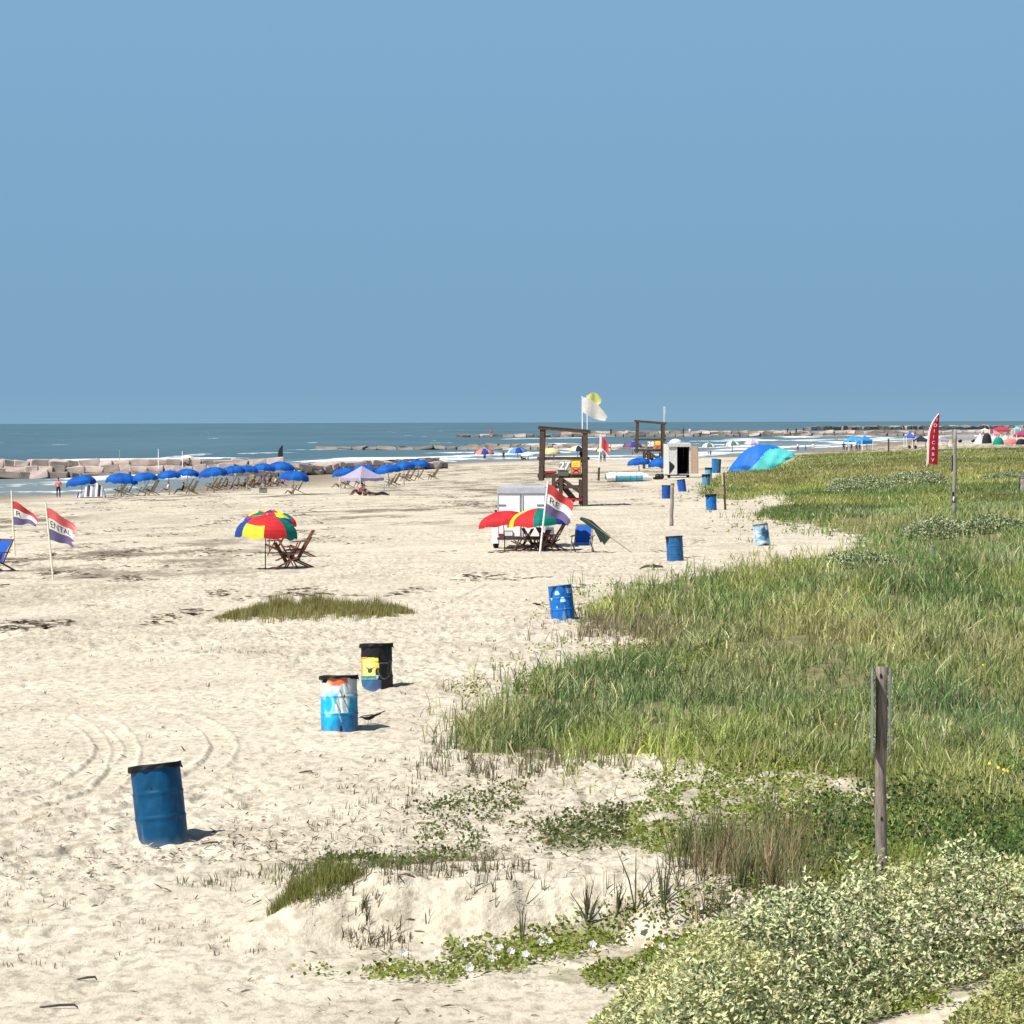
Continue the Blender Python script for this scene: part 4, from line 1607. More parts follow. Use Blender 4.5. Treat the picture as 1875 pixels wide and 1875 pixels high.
def rental_flag(px_, py_, toppx, lean, label, Lp, Hp, sag, text, attach, ragged=False, fold=0.0, pole_col=(0.75, 0.70, 0.55), group='rental flags on poles', narrow=.25, red=None, tx=(.10, .88)):
    c, ppm = gnd(px_, py_)
    k = 1 / ppm
    h = (py_ - toppx) * k
    root = thing('rental_flag', label, 'flag', c - Vector((0, 0, .1)), (0, R(lean), 0), group)
    b = MB()
    b.tube([(0, 0, 0), (0, 0, h + .1)], [1.9 * k, 1.5 * k], 10)
    b.build('pole', M(pole_col, .6), root)
    z0 = .1 + (py_ - attach) * k
    L, H = Lp * k, Hp * k

    def P(u, v, e=0.0):
        # v 0 top .. 1 bottom
        nar = 1 - narrow * u
        x = L * u * (1 - .12 * v * u)
        y = -.10 * math.sin(u * 7 + v * 1.5) * u * (.5 + L) + e - fold * .2 * u
        z = z0 - v * H * nar - sag * L * (u ** 1.25) + .03 * math.sin(u * 9 + 2 * v) - fold * max(0, u - .5) * (1 - v) * H * .5
        return Vector((x + 1.5 * k, y, z))
    nu, nv = 40, 30
    f = MB()

    def stripe(i, j):
        v = (j + .5) / nv
        return 0 if v < .33 else (1 if v < .66 else 2)
    f.grid(P, nu, nv, mf=stripe)
    if ragged:
        keepf, keepm = [], []
        for idx, (fc, mi) in enumerate(zip(f.f, f.m)):
            j, i = divmod(idx, nu)
            lim = nu * (.86 + .14 * math.sin(j * 2.1) * math.cos(j * .9)) if j < nv * .36 else nu * (.82 + .05 * math.sin(j))
            if i < lim:
                keepf.append(fc)
                keepm.append(mi)
        f.f, f.m = keepf, keepm
    fo = f.build('cloth', [red or red_c, wht_c, pur_c], root, True)
    n = len(text)
    vs, fs = text_points(text, 1.0)
    xs = [v.x for v in vs]
    x0, x1 = min(xs), max(xs)
    ys = [v.y for v in vs]
    y0, y1 = min(ys), max(ys)
    for e in (-.006, .006):
        g = MB()
        g.add([P(tx[0] + (tx[1] - tx[0]) * (v.x - x0) / (x1 - x0), .60 - .20 * (v.y - y0) / (y1 - y0), e) for v in vs], fs)
        g.build('lettering', blk_c, fo)
    return root


rental_flag(27, 1018, 897, -2.4, 'red, white and purple flag with R showing, on the leftmost pole', 47, 45, .62, 'R', 917, fold=.6, tx=(.12, .32), narrow=.62)
rental_flag(98, 1060, 917, -5.2, 'ragged flag reading ENTAL on the second pole from the left', 54, 60, .80, 'ENTAL', 928, ragged=True, narrow=.34, tx=(.07, .74), red=M((0.75, 0.15, 0.14), .8, .3))
rental_flag(988, 1013, 880, 6.6, 'flag with RE showing on the white pole by the white trailer', 50, 56, .62, 'RE', 886, pole_col=(0.8, 0.8, 0.78), narrow=.30, tx=(.12, .50))

# small red and white swim flag on a wooden stake
c, ppm = gnd(1096, 880)
k = 1 / ppm
root = thing('warning_flag', 'small red and white flag on a thin stake right of the lifeguard tower', 'flag', c, (0, R(2.5), 0))
b = MB()
b.bar((0, 0, -.1), (0, 0, 24 * k), 4 * k)
b.build('stake', darkwood, root)
b = MB()
b.tube([(0, 0, 22 * k), (0, 0, 84 * k)], 1.1 * k, 8)
b.build('pole', white_m, root)
b = MB()
b.grid(lambda u, v: Vector((16 * k * u, -.08 * math.sin(u * 6), (80 - 24 * v - 14 * u * u) * k)), 14, 12, mf=lambda i, j: 1 if (i < 2 or j > 9) else 0)
b.build('cloth', [M((0.70, 0.10, 0.12), .8, .3), wht_c], root, True)


# feather flag
def feather(px_, py_, toppx, wpx, label, colm, edge, text=None, lean=0, sink=.2, name='feather_flag'):
    c, ppm = gnd(px_, py_)
    k = 1 / ppm
    h = (py_ - toppx) * k + sink
    w = wpx * k
    root = thing(name, label, 'feather flag', c - Vector((0, 0, sink)), (0, R(lean), 0))

    def pole(t):
        return Vector((w * .95 * max(0, (t - .55) / .45) ** 2.2, 0, h * (.02 + .98 * t)))
    b = MB()
    b.tube([pole(i / 14) for i in range(15)], [max(1.0 * k, .015)] * 15, 8)
    b.build('pole', edge, root)
    f = MB()

    def P(u, v):
        p = pole(.12 + .88 * v)
        x1 = w * (1.0 if v < .97 else 1.0)
        return Vector((p.x + (x1 - p.x) * u, -.05 * math.sin(u * 3) - .01, p.z - h * .02 * u * (1 - v)))
    f.grid(P, 8, 24, mf=lambda i, j: 1 if i < 1 else 0)
    fo = f.build('sail', [colm, edge], root, True)
    if text:
        n = len(text)
        for i, ch in enumerate(text):
            v = .88 - .80 * i / (n - 1)
            letters('lettering', ch, h * .085, lambda x, y, v=v: P(.52, v) + Vector((x * .95, -.035, y * .95)), M((0.85, 0.7, 0.7), .6), fo)
    return root


feather(1697, 858, 757, 19, 'tall red feather flag with white letters standing in the dunes', M((0.42, 0.015, 0.035), .7, .25), M((0.85, 0.82, 0.78), .5), 'IOIICABV', lean=2.2)
feather(510, 850, 815, 8, 'small black feather flag on the rock groyne behind the blue umbrellas', M((0.02, 0.02, 0.03)), M((0.05, 0.05, 0.06)), None, lean=0)

# ================================================================== UMBRELLAS
def umbrella(px_, base_y, rim_y, wpx, colors, label, group=None, tilt=0.0, dome=.30, val=.07, panels=8, rot0=0.0, ringcol=None, pole=(0.55, 0.5, 0.42), poley=None, name='beach_umbrella', sagy=0.0, tilty=0.0):
    c, ppm = gnd(px_, base_y)
    k = 1 / ppm
    rad = wpx * k / 2
    hr = (base_y - rim_y) * k
    root = thing(name, label, 'umbrella', c, (0, 0, 0), group)
    b = MB()
    b.tube([(0, 0, -.15), (0, 0, hr * .5)], max(.018, .9 * k), 8)
    b.tube([(0, 0, hr * .5), (math.sin(tilt) * hr * .55, 0, hr + rad * dome * .98)], max(.015, .75 * k), 8)
    b.build('pole', M(pole, .6), root)
    topc = Vector((math.sin(tilt) * hr * .5, 0, hr))
    E = Euler((tilty, tilt, 0)).to_matrix()
    nr = 6
    n = panels * 4

    def P(a, t):
        q = (a / (2 * math.pi) * panels) % 1.0
        scal = 1 - .055 * math.sin(math.pi * q) * t * t
        rr = rad * math.sin(t * math.pi / 2 * .96) / math.sin(math.pi / 2 * .96) * scal
        z = rad * dome * math.cos(t * math.pi / 2 * .96) - rad * .03 * math.sin(math.pi * q) * math.sin(t * math.pi) + rad * .02 * math.sin(5 * a + t)
        return Vector((rr * math.cos(a), rr * math.sin(a), z - rad * dome * math.cos(math.pi / 2 * .96)))
    vs, fs, ms = [], [], []
    f = MB()
    cols = list(dict.fromkeys(colors if ringcol is None else [cc for r_ in ringcol for cc in r_]))
    for j in range(nr + 2):
        for i in range(n):
            a = rot0 + 2 * math.pi * i / n
            if j <= nr:
                p = P(a, j / nr)
            else:
                p = P(a, 1) + Vector((.01 * math.cos(a), .01 * math.sin(a), -val * rad * (1 + .25 * math.sin(a * 9))))
            f.v.append(tuple(topc + E @ p))
    for j in range(nr + 1):
        for i in range(n):
            a, b_ = j * n + i, j * n + (i + 1) % n
            if j == 0:
                f.f.append((a, b_ + n, a + n))
            else:
                f.f.append((a, b_, b_ + n, a + n))
            pn = i // 4
            if ringcol is None:
                cc = colors[pn % len(colors)]
            else:
                ring = 0 if j < 2 else (1 if j < 4 else 2)
                cc = ringcol[ring][pn % len(ringcol[ring])]
            f.m.append(cols.index(cc))
    # first ring: all verts at the apex
    fo = f.build('canopy', [M(cc, .75, .22) for cc in cols], root, True)
    for p_ in fo.data.polygons:
        p_.use_smooth = False
    b = MB()
    for i in range(panels):
        a = rot0 + 2 * math.pi * i / panels
        pts = [topc + E @ (P(a, t) + Vector((0, 0, -.02))) for t in (.02, .5, 1)]
        b.tube(pts, max(.006, .28 * k), 4)
    b.build('ribs', M((0.35, 0.33, 0.3), .5), root)
    b = MB()
    b.tube([topc + E @ (P(0, 0) + Vector((0, 0, -.01))), topc + E @ (P(0, 0) + Vector((0, 0, .05 + .6 * k)))], [max(.02, .8 * k), max(.012, .4 * k)], 8)
    b.build('finial', M((0.6, 0.58, 0.55), .5), root)
    return root


BLUE = (0.003, 0.125, 0.50)
BLUE2 = (0.004, 0.085, 0.40)
YE = (0.85, 0.68, 0.05)
RE = (0.60, 0.03, 0.035)
GR = (0.0, 0.19, 0.14)
NB = (0.02, 0.06, 0.30)
OR = (0.80, 0.28, 0.08)

WORDS = ['first', 'second', 'third', 'fourth', 'fifth', 'sixth', 'seventh', 'eighth', 'ninth', 'tenth', 'eleventh']
blue_row = [(150, 911, 884, 56), (222, 909, 880, 60), (266, 908, 876, 48), (310, 906, 872, 46), (343, 903, 868, 42), (392, 902, 868, 54),
            (428, 899, 863, 46), (452, 897, 861, 40), (482, 895, 858, 42), (514, 893, 857, 50), (537, 906, 875, 56)]
for i, (x_, b_, r_, w_) in enumerate(blue_row):
    tl = ['left end of the shoreline row, over draped striped cloths', 'second from the left in the shoreline row', 'third from the left in the shoreline row',
          'fourth from the left, above a person in white', 'fifth from the left in the shoreline row', 'sixth from the left, above three empty chairs',
          'seventh from the left in the shoreline row', 'eighth from the left, hidden between its neighbours', 'ninth from the left in the shoreline row',
          'right end of the back shoreline row', 'standing nearer, at the right end of the left group'][i]
    umbrella(x_, b_, r_, w_, [BLUE, BLUE2], 'blue umbrella, ' + tl, 'blue rental umbrellas at the shore', tilt=R([-7, 4, -4, -5, 5, -6, -4, 5, 6, 6, 5][i]), rot0=.3 * i, dome=.50, val=.16)
blue2 = [(632, 894, 867, 44, 'left end of the right group, behind the lilac canopy'), (667, 892, 862, 46, 'just behind the peak of the lilac canopy'),
         (712, 892, 862, 50, 'right of the lilac canopy'), (740, 889, 855, 44, 'second from right in the right group'), (766, 887, 851, 40, 'right end of the right group'),
         (1170, 862, 848, 42, 'left of the pair before the open trailer'), (1212, 864, 849, 50, 'right of the pair, covering the side of the open trailer')]
for i, (x_, b_, r_, w_, l_) in enumerate(blue2):
    umbrella(x_, b_, r_, w_, [BLUE, BLUE2], 'blue umbrella, ' + l_, 'blue rental umbrellas at the shore', tilt=R([-8, 8, -8, -5, 6, -4, -7][i]), rot0=.35 * i, dome=.50, val=.16)

# striped umbrella in the open sand: two overlapping canopies
RC = [[YE, YE, GR, NB], [RE, GR, YE, NB], [YE, RE, GR, NB]]
umbrella(486, 1041, 975, 114, None, 'multicoloured umbrella with ringed panels over the wooden chairs in open sand', ringcol=[[RE, GR, RE, NB, GR, YE, GR, RE], [RE, GR, RE, NB, YE, GR, NB, RE], [RE, GR, NB, YE, GR, NB, NB, YE]],
         tilt=R(3), dome=.62, val=.14, rot0=R(-90), pole=(0.06, 0.04, 0.03))
umbrella(493, 1013, 956, 98, None, 'second multicoloured umbrella half hidden behind the ringed one', ringcol=[[RE, YE, NB, YE, GR], [YE, GR, RE, NB, YE], [NB, RE, GR, NB, YE]],
         tilt=R(4), dome=.5, val=.1, rot0=R(-70), pole=(0.06, 0.04, 0.03))
# at the trailer
umbrella(924, 1008, 956, 88, [RE, (0.5, 0.02, 0.03)], 'plain red umbrella tilted left in front of the white trailer', tilt=R(-9), dome=.5, val=.10, pole=(0.03, 0.02, 0.02))
umbrella(988, 1008, 956, 116, [RE, GR, NB, YE, RE, GR, NB, YE], 'red, green and blue panelled umbrella in front of the white trailer', tilt=R(-3), dome=.46, val=.10, rot0=R(-146), pole=(0.03, 0.02, 0.02))


def closed_umbrella():
    c, ppm = gnd(1156, 1011)
    k = 1 / ppm
    root = thing('beach_umbrella', 'half folded dark green umbrella lying tilted on the sand right of the blue deck chair', 'umbrella', c)
    b = MB()
    tip = Vector((-91 * k, 0, 65 * k))
    b.tube([(0, 0, 0), tip], [.014, .014], 8)
    b.build('pole', M((0.30, 0.27, 0.2), .5), root)
    f = MB()
    d = tip.normalized()
    p0 = tip
    n = Vector((d.z, 0, -d.x))
    A = tip
    # upper fold, hanging fold
    q = Vector((-38 * k, 0, 27 * k))
    f.add([A, A + Vector((-4 * k, 0, -4 * k)), Vector((-66 * k, -.1, 40 * k)), Vector((-50 * k, -.25, 14 * k)), Vector((-44 * k, -.1, 20 * k)), q, Vector((-60 * k, .12, 47 * k)), Vector((-72 * k, .1, 58 * k))],
          [(0, 1, 2, 7), (2, 3, 4, 6), (4, 5, 6), (2, 6, 7)], 0)
    f.add([A, Vector((-72 * k, -.06, 50 * k)), Vector((-56 * k, -.12, 18 * k)), Vector((-40 * k, .06, 28 * k))], [(0, 1, 2, 3)], 0)
    f.add([Vector((-62 * k, .14, 45 * k)), q + Vector((2 * k, .1, 3 * k)), Vector((-46 * k, .1, 24 * k)), Vector((-50 * k, .12, 30 * k))], [(0, 1, 2, 3)], 1)
    fo = f.build('canopy', [M((0.02, 0.045, 0.035), .8), M((0.45, 0.30, 0.08), .8)], root)
    solid(fo, .02)
    b = MB()
    for e in (Vector((-50 * k, -.25, 14 * k)), Vector((-44 * k, .1, 20 * k)), Vector((-60 * k, .12, 47 * k))):
        b.tube([q, e], .008, 5)
    b.build('ribs', M((0.2, 0.2, 0.2), .5), root)


closed_umbrella()

# surf umbrellas
for (x_, b_, r_, w_, cols, l_) in [
    (886, 843, 831, 38, [(0.75, 0.25, 0.18), NB, (0.10, 0.06, 0.20)], 'small orange and purple umbrella at the waterline left of the lifeguard tower'),
    (948, 842, 829, 38, [(0.10, 0.30, 0.60), NB, (0.55, 0.65, 0.75)], 'pale and dark blue umbrella at the waterline left of the lifeguard tower'),
    (967, 843, 834, 26, [(0.80, 0.80, 0.78)], 'low white umbrella beside the pale blue umbrella'),
    (1007, 843, 830, 38, [(0.85, 0.62, 0.20), (0.8, 0.7, 0.4)], 'yellow umbrella seen through the frame of the lifeguard tower'),
    (1058, 842, 825, 34, [(0.80, 0.80, 0.78), (0.02, 0.02, 0.03), YE], 'white, black and yellow umbrella behind the seated lifeguard'),
    (1106, 843, 826, 32, [(0.8, 0.62, 0.25), (0.10, 0.05, 0.04)], 'yellow and brown umbrella behind the small warning flag'),
    (1158, 836, 818, 36, [(0.22, 0.08, 0.16), NB], 'maroon and navy umbrella inside the far lifeguard tower frame'),
    (1237, 828, 810, 24, [(0.8, 0.8, 0.8)], 'white umbrella just above the roof of the open trailer'),
    (1297, 834, 818, 28, [(0.8, 0.8, 0.78), (0.12, 0.15, 0.13)], 'white and grey umbrella between the open trailer and the blue shelter'),
    (1341, 830, 815, 30, [(0.75, 0.8, 0.8), (0.10, 0.16, 0.14)], 'pale umbrella peeking over the left of the blue shelter'),
    (1377, 828, 813, 30, [(0.8, 0.78, 0.8), (0.5, 0.35, 0.6)], 'white and lilac umbrella above the top of the blue shelter'),
    (342, 849, 840, 24, [(0.85, 0.84, 0.8)], 'white umbrella on the rock groyne behind the blue row'),
]:
    umbrella(x_, b_, r_, w_, cols, l_, dome=.55, val=.05, rot0=R(-60))

# ================================================================== TENTS, CANOPIES
def canopy(px_, base_y, rim_y, peak_y, wpx, colr, label, valpx=5, depth=.8, leg=(0.75, 0.75, 0.75), name='canopy_tent', rot=0.35, cat='canopy'):
    c, ppm = gnd(px_, base_y)
    k = 1 / ppm
    hw = wpx * k / 2 / (math.cos(rot) + depth * math.sin(rot) + 1e-6)
    hr, hp = (base_y - rim_y) * k, (base_y - peak_y) * k
    root = thing(name, label, cat, c, (0, 0, rot))
    hd = hw * depth
    cs = [(-hw, -hd), (hw, -hd), (hw, hd), (-hw, hd)]
    b = MB()
    N = 6
    for q in range(4):
        (x0, y0), (x1, y1) = cs[q], cs[(q + 1) % 4]

        def P(u, v, x0=x0, y0=y0, x1=x1, y1=y1):
            bx, by = x0 + (x1 - x0) * u, y0 + (y1 - y0) * u
            s = 1 - v
            return Vector((bx * s, by * s, hr + (hp - hr) * v ** 1.15 - .06 * math.sin(u * math.pi) * (1 - v)))
        b.grid(P, 6, 6)

        def Vv(u, v, x0=x0, y0=y0, x1=x1, y1=y1):
            p = P(u, 0)
            return p + Vector((0, 0, -valpx * k * v * (1 + .2 * math.sin(u * 12))))
        b.grid(Vv, 12, 1)
    b.build('canopy_top', M(colr, .8, .2), root)
    for (x, y) in cs:
        g = MB()
        g.tube([(x, y, -.1), (x, y, hr)], max(.02, .7 * k), 6)
        g.build('leg', M(leg, .5), root)
    return root


canopy(663, 903, 874, 853, 82, (0.40, 0.36, 0.50), 'lilac grey peaked canopy over people sitting on the sand', rot=.75, valpx=5, depth=1.0)
canopy(1562, 825, 807, 798, 34, (0.05, 0.36, 0.80), 'bright blue canopy on the far beach, left of its twin', rot=.3, valpx=2)
canopy(1583, 825, 806, 797, 30, (0.04, 0.30, 0.72), 'bright blue canopy on the far beach, right of its twin', rot=.5, valpx=6)
canopy(1666, 818, 800, 791, 20, (0.06, 0.15, 0.55), 'royal blue canopy left of the red feather flag on the far beach', rot=.2, valpx=2)
canopy(1686, 820, 806, 797, 28, (0.03, 0.035, 0.05), 'black canopy directly left of the red feather flag', rot=.2, valpx=2)
canopy(1728, 819, 806, 800, 20, (0.30, 0.30, 0.38), 'grey canopy between the feather flag and the split post', rot=.2, valpx=2)
canopy(1832, 801, 787, 780, 36, (0.45, 0.05, 0.09), 'long dark red canopy at the far right beach', rot=.15, valpx=3)
canopy(1803, 797, 787, 784, 14, (0.8, 0.8, 0.8), 'small white canopy left of the dark red canopy', rot=.2, valpx=1)
canopy(1862, 798, 785, 780, 13, (0.25, 0.62, 0.60), 'mint green canopy near the right edge of the far beach', rot=.2, valpx=2)
canopy(1870, 812, 796, 788, 28, (0.40, 0.06, 0.16), 'crimson canopy at the right edge of the far beach', rot=.2, valpx=4)
canopy(1824, 808, 795, 788, 16, (0.60, 0.25, 0.28), 'pink canopy behind the green dome tent', rot=.2, valpx=2)


def dome_tent(px_, base_y, wpx, hpx, cols, label, name='dome_tent', cat='tent', ridge=False):
    c, ppm = gnd(px_, base_y)
    k = 1 / ppm
    w, h = wpx * k / 2, hpx * k
    root = thing(name, label, cat, c)
    b = MB()

    def P(u, v):
        a = u * 2 * math.pi
        ph = v * math.pi / 2
        rr = math.cos(ph) ** (.8 if not ridge else 1.0)
        if ridge:
            rr = 1 - v
        return Vector((w * rr * math.cos(a), w * .7 * rr * math.sin(a), h * (math.sin(ph) if not ridge else v) - .05))
    b.grid(P, 24, 8, mf=lambda i, j: (i * len(cols) // 24) % len(cols))
    b.build('shell', [M(cc, .75, .15) for cc in cols], root)
    b = MB()
    b.tube([P(.0, t) * 1.01 for t in (0, .25, .5, .75, 1)], .02, 5)
    b.tube([P(.5, t) * 1.01 for t in (0, .25, .5, .75, 1)], .02, 5)
    b.build('tent_pole', M((0.3, 0.3, 0.3)), root)


dome_tent(1795, 812, 26, 20, [(0.75, 0.74, 0.72), (0.8, 0.8, 0.8), (0.6, 0.6, 0.62)], 'white peaked tent on the far beach right of the split post', ridge=True)
dome_tent(1807, 812, 18, 19, [(0.02, 0.02, 0.025)], 'black dome tent between the white peaked tent and the green one')
dome_tent(1828, 814, 20, 14, [(0.0, 0.26, 0.17)], 'green dome tent on the far beach', )
dome_tent(1820, 807, 12, 10, [(0.7, 0.8, 0.78)], 'pale mint dome tent behind the green one')
dome_tent(1851, 813, 28, 10, [(0.62, 0.05, 0.07), (0.7, 0.2, 0.2)], 'low red dome tent near the right edge of the far beach')
dome_tent(1841, 806, 12, 9, [(0.8, 0.75, 0.75)], 'small white dome tent above the low red tent')
dome_tent(1870, 814, 20, 11, [(0.012, 0.015, 0.02)], 'black dome shape under the crimson canopy at the right edge of the far beach')  # dark dome filling the black area beneath the canopy


# big wind-blown blue and turquoise shelter
def shelter():
    c, ppm = gnd(1395, 862)
    k = 1 / ppm
    root = thing('beach_shelter', 'big wind blown blue and turquoise shelter at the foot of the dune', 'shelter', c)
    top = [(-62, 0), (-55, 12), (-40, 30), (-25, 42), (-8, 48), (12, 48), (30, 44), (46, 38), (58, 33), (61, 29)]
    bot = [(-62, 0), (-50, -1), (-35, -1), (-20, -1), (-6, -1), (10, -1), (24, 8), (38, 16), (50, 22), (61, 27)]
    n = len(top) - 1

    def at(L, u):
        x = u * n
        i = min(int(x), n - 1)
        f = x - i
        return (L[i][0] + (L[i + 1][0] - L[i][0]) * f, L[i][1] + (L[i + 1][1] - L[i][1]) * f)

    def P(u, v, s=-1):
        a, b_ = at(top, u), at(bot, u)
        x = a[0] + (b_[0] - a[0]) * v
        z = a[1] + (b_[1] - a[1]) * v
        bul = math.sin(math.pi * min(1, max(0, u))) ** .6
        y = s * (30 * math.sin(v * math.pi / 2) ** .8 * bul)
        wr = 1.8 * math.sin(u * 34 + v * 5) * v * (1 - v) * 2 + 1.4 * math.sin(u * 21 - v * 11) * v
        return Vector((x * k, (y + wr) * k, z * k))
    for s, nm in ((-1, 'front_panel'), (1, 'back_panel')):
        f = MB()

        def mf(i, j):
            u, v = (i + .5) / 48, (j + .5) / 20
            X = at(top, u)[0] + (at(bot, u)[0] - at(top, u)[0]) * v
            Zz = at(top, u)[1] + (at(bot, u)[1] - at(top, u)[1]) * v
            # turquoise lower right of a curved line
            line = (X + 27) * 1.05 if X < 10 else 38.8 + (X - 10) * .12
            return 1 if Zz < line and X > -27 else 0
        f.grid(lambda u, v: P(u, v, s), 48, 20, mf=mf)
        f.build(nm, [M((0.015, 0.18, 0.68), .6, .3), M((0.13, 0.72, 0.70), .6, .35)], root, True)
    b = MB()
    b.tube([P(.55, 0) + Vector((0, 0, .02)), P(.55, 0) + Vector((0, .3, -48 * k))], .02, 6)
    b.build('pole', metal, root)


shelter()

# draped cloths under the first blue umbrella
def drape():
    c, ppm = gnd(170, 911)
    k = 1 / ppm
    root = thing('draped_towels', 'striped grey and white towels hung over a low rack beneath the leftmost blue umbrella', 'towels', c)
    prof = [(-30, 2), (-27, 10), (-22, 6), (-14, 18), (-8, 24), (0, 20), (6, 27), (12, 24), (18, 20), (22, 12), (24, 1)]
    f = MB()

    def P(u, v):
        x = u * (len(prof) - 1)
        i = min(int(x), len(prof) - 2)
        q = x - i
        X = prof[i][0] + (prof[i + 1][0] - prof[i][0]) * q
        Z = prof[i][1] + (prof[i + 1][1] - prof[i][1]) * q
        return Vector((X * k, (-14 * v + 2 * math.sin(u * 25)) * k, Z * k * (1 - v * .9)))
    f.grid(P, 40, 8, mf=lambda i, j: 1 if (i // 2) % 3 == 0 else (2 if (i // 3) % 4 == 1 else 0))
    f.build('towel', [M((0.22, 0.22, 0.25)), M((0.75, 0.75, 0.76)), M((0.03, 0.03, 0.05))], root)
    b = MB()
    b.tube([(-20 * k, 0, 0), (-6 * k, 0, 22 * k), (10 * k, 0, 22 * k), (20 * k, 0, 0)], 1 * k, 6)
    b.build('rack', tanwood, root)


drape()

# ================================================================== CHAIRS
_ch = {}


def chair_parts(m, sling=None, key=''):
    kk = (m.name, key)
    if kk in _ch:
        return _ch[kk]
    L = []
    W = .30

    def side(fn):
        for s in (-1, 1):
            yield s
    b = MB()
    b.bar((-.02, -W, .24), (.44, -W, 1.02), .045, .03)
    b.bar((-.02, W, .24), (.44, W, 1.02), .045, .03)
    b.bar((.44, -W, 1.0), (.44, W, 1.0), .05, .03)
    L.append(('back_frame', b.mesh('back_frame', [m])))
    b = MB()
    if sling:
        b.grid(lambda u, v: Vector((.0 + .43 * v - .05 * math.sin(v * 3.1), -W * .92 + 2 * W * .92 * u, .28 + .70 * v)), 6, 10)
        L.append(('backrest', b.mesh('backrest', [sling])))
    else:
        for i in range(6):
            y = -W + .06 + i * (2 * W - .12) / 5
            b.bar((.0, y, .30), (.43, y, 1.02), .075, .018)
        L.append(('backrest', b.mesh('backrest', [m])))
    b = MB()
    if sling:
        b.grid(lambda u, v: Vector((-.42 + .44 * v, -W * .92 + 2 * W * .92 * u, .40 - .13 * v - .04 * math.sin(v * 3.1))), 6, 8)
        L.append(('seat', b.mesh('seat', [sling])))
    else:
        for i in range(6):
            t = i / 5
            b.bar((-.43 + .42 * t, -W, .44 - .16 * t), (-.43 + .42 * t, W, .44 - .16 * t), .07, .02)
        L.append(('seat', b.mesh('seat', [m])))
    for s in (-1, 1):
        b = MB()
        b.bar((-.50, s * (W + .035), .47), (.52, s * (W + .035), .0), .05, .03)
        L.append(('leg', b.mesh('leg', [m])))
        b = MB()
        b.bar((-.40, s * (W + .07), .0), (-.10, s * (W + .07), .58), .05, .03)
        L.append(('leg', b.mesh('leg', [m])))
        b = MB()
        b.bar((-.42, s * (W + .06), .60), (.24, s * (W + .06), .62), .03, .09)
        L.append(('armrest', b.mesh('armrest', [m])))
    _ch[kk] = L
    return L


blue_sling = M((0.008, 0.075, 0.36), .8)


def chair(px_, py_, label, rz=0.0, m=None, sling=None, key='', scale=1.0, group='wooden beach chairs under the blue umbrellas', cat='chair'):
    c, ppm = gnd(px_, py_)
    root = thing('beach_chair', label, cat, c - Vector((0, 0, .02)), (0, 0, rz), group, scale)
    for nm, me in chair_parts(m or tanwood, sling, key):
        obj(nm, me, root)
    return root


ch_list = [(222, 907, 'left of two empty chairs under the second umbrella from the left'), (236, 907, 'right of two empty chairs under the second umbrella from the left'),
           (262, 907, 'left of two chairs under the third umbrella from the left'), (278, 907, 'right of two chairs under the third umbrella from the left'),
           (352, 905, 'chair behind the dark clothed sitter under the fifth umbrella'), (345, 900, 'chair partly hidden under the fifth umbrella'),
           (388, 899, 'left of three chairs under the sixth umbrella'), (397, 898, 'middle of three chairs under the sixth umbrella'), (406, 897, 'right of three chairs under the sixth umbrella'),
           (424, 896, 'chair under the seventh umbrella from the left'), (446, 896, 'chair under the eighth umbrella from the left'), (458, 894, 'chair with its back to the ninth umbrella pole'),
           (470, 893, 'left chair under the ninth umbrella'), (490, 892, 'right chair under the ninth umbrella'), (505, 891, 'left chair under the back right umbrella'),
           (516, 890, 'right chair under the back right umbrella'), (546, 904, 'chair under the nearer umbrella at the right end of the left group'),
           (636, 893, 'chair behind the left leg of the lilac canopy'), (660, 891, 'chair seen beneath the lilac canopy'), (716, 891, 'left of two chairs right of the lilac canopy'),
           (723, 889, 'right of two chairs right of the lilac canopy'), (742, 881, 'left of two chairs under the second umbrella from right'), (751, 881, 'right of two chairs under the second umbrella from right'),
           (768, 879, 'empty chair under the rightmost blue shore umbrella'), (794, 878, 'lone chair in the open right of the blue umbrellas')]
for i, (x_, y_, l_) in enumerate(ch_list):
    chair(x_, y_, 'wooden chair, ' + l_, rz=R([-8, 10, 5, -15, 20, 0, 12][i % 7]), scale=[1.15, 1.05, 1.1][i % 3])
# the near group
G2 = 'dark wooden chairs under the multicoloured umbrella'
chair(545, 1039, 'nearest red brown chair facing left under the multicoloured umbrella', rz=R(-3), m=redwood, group=G2, scale=1.0)
chair(524, 1041, 'red brown chair turned towards the umbrella pole, front left of the group', rz=R(176), m=redwood, group=G2, scale=.85)
chair(553, 1020, 'middle chair of the group behind the nearest one', rz=R(-4), m=redwood, group=G2, scale=.95)
chair(508, 1016, 'rear chair seen left under the multicoloured umbrella', rz=R(3), m=redwood, group=G2, scale=.9)
chair(526, 1026, 'chair folded in between the others in the multicoloured umbrella group', rz=R(184), m=redwood, group=G2, scale=.8)
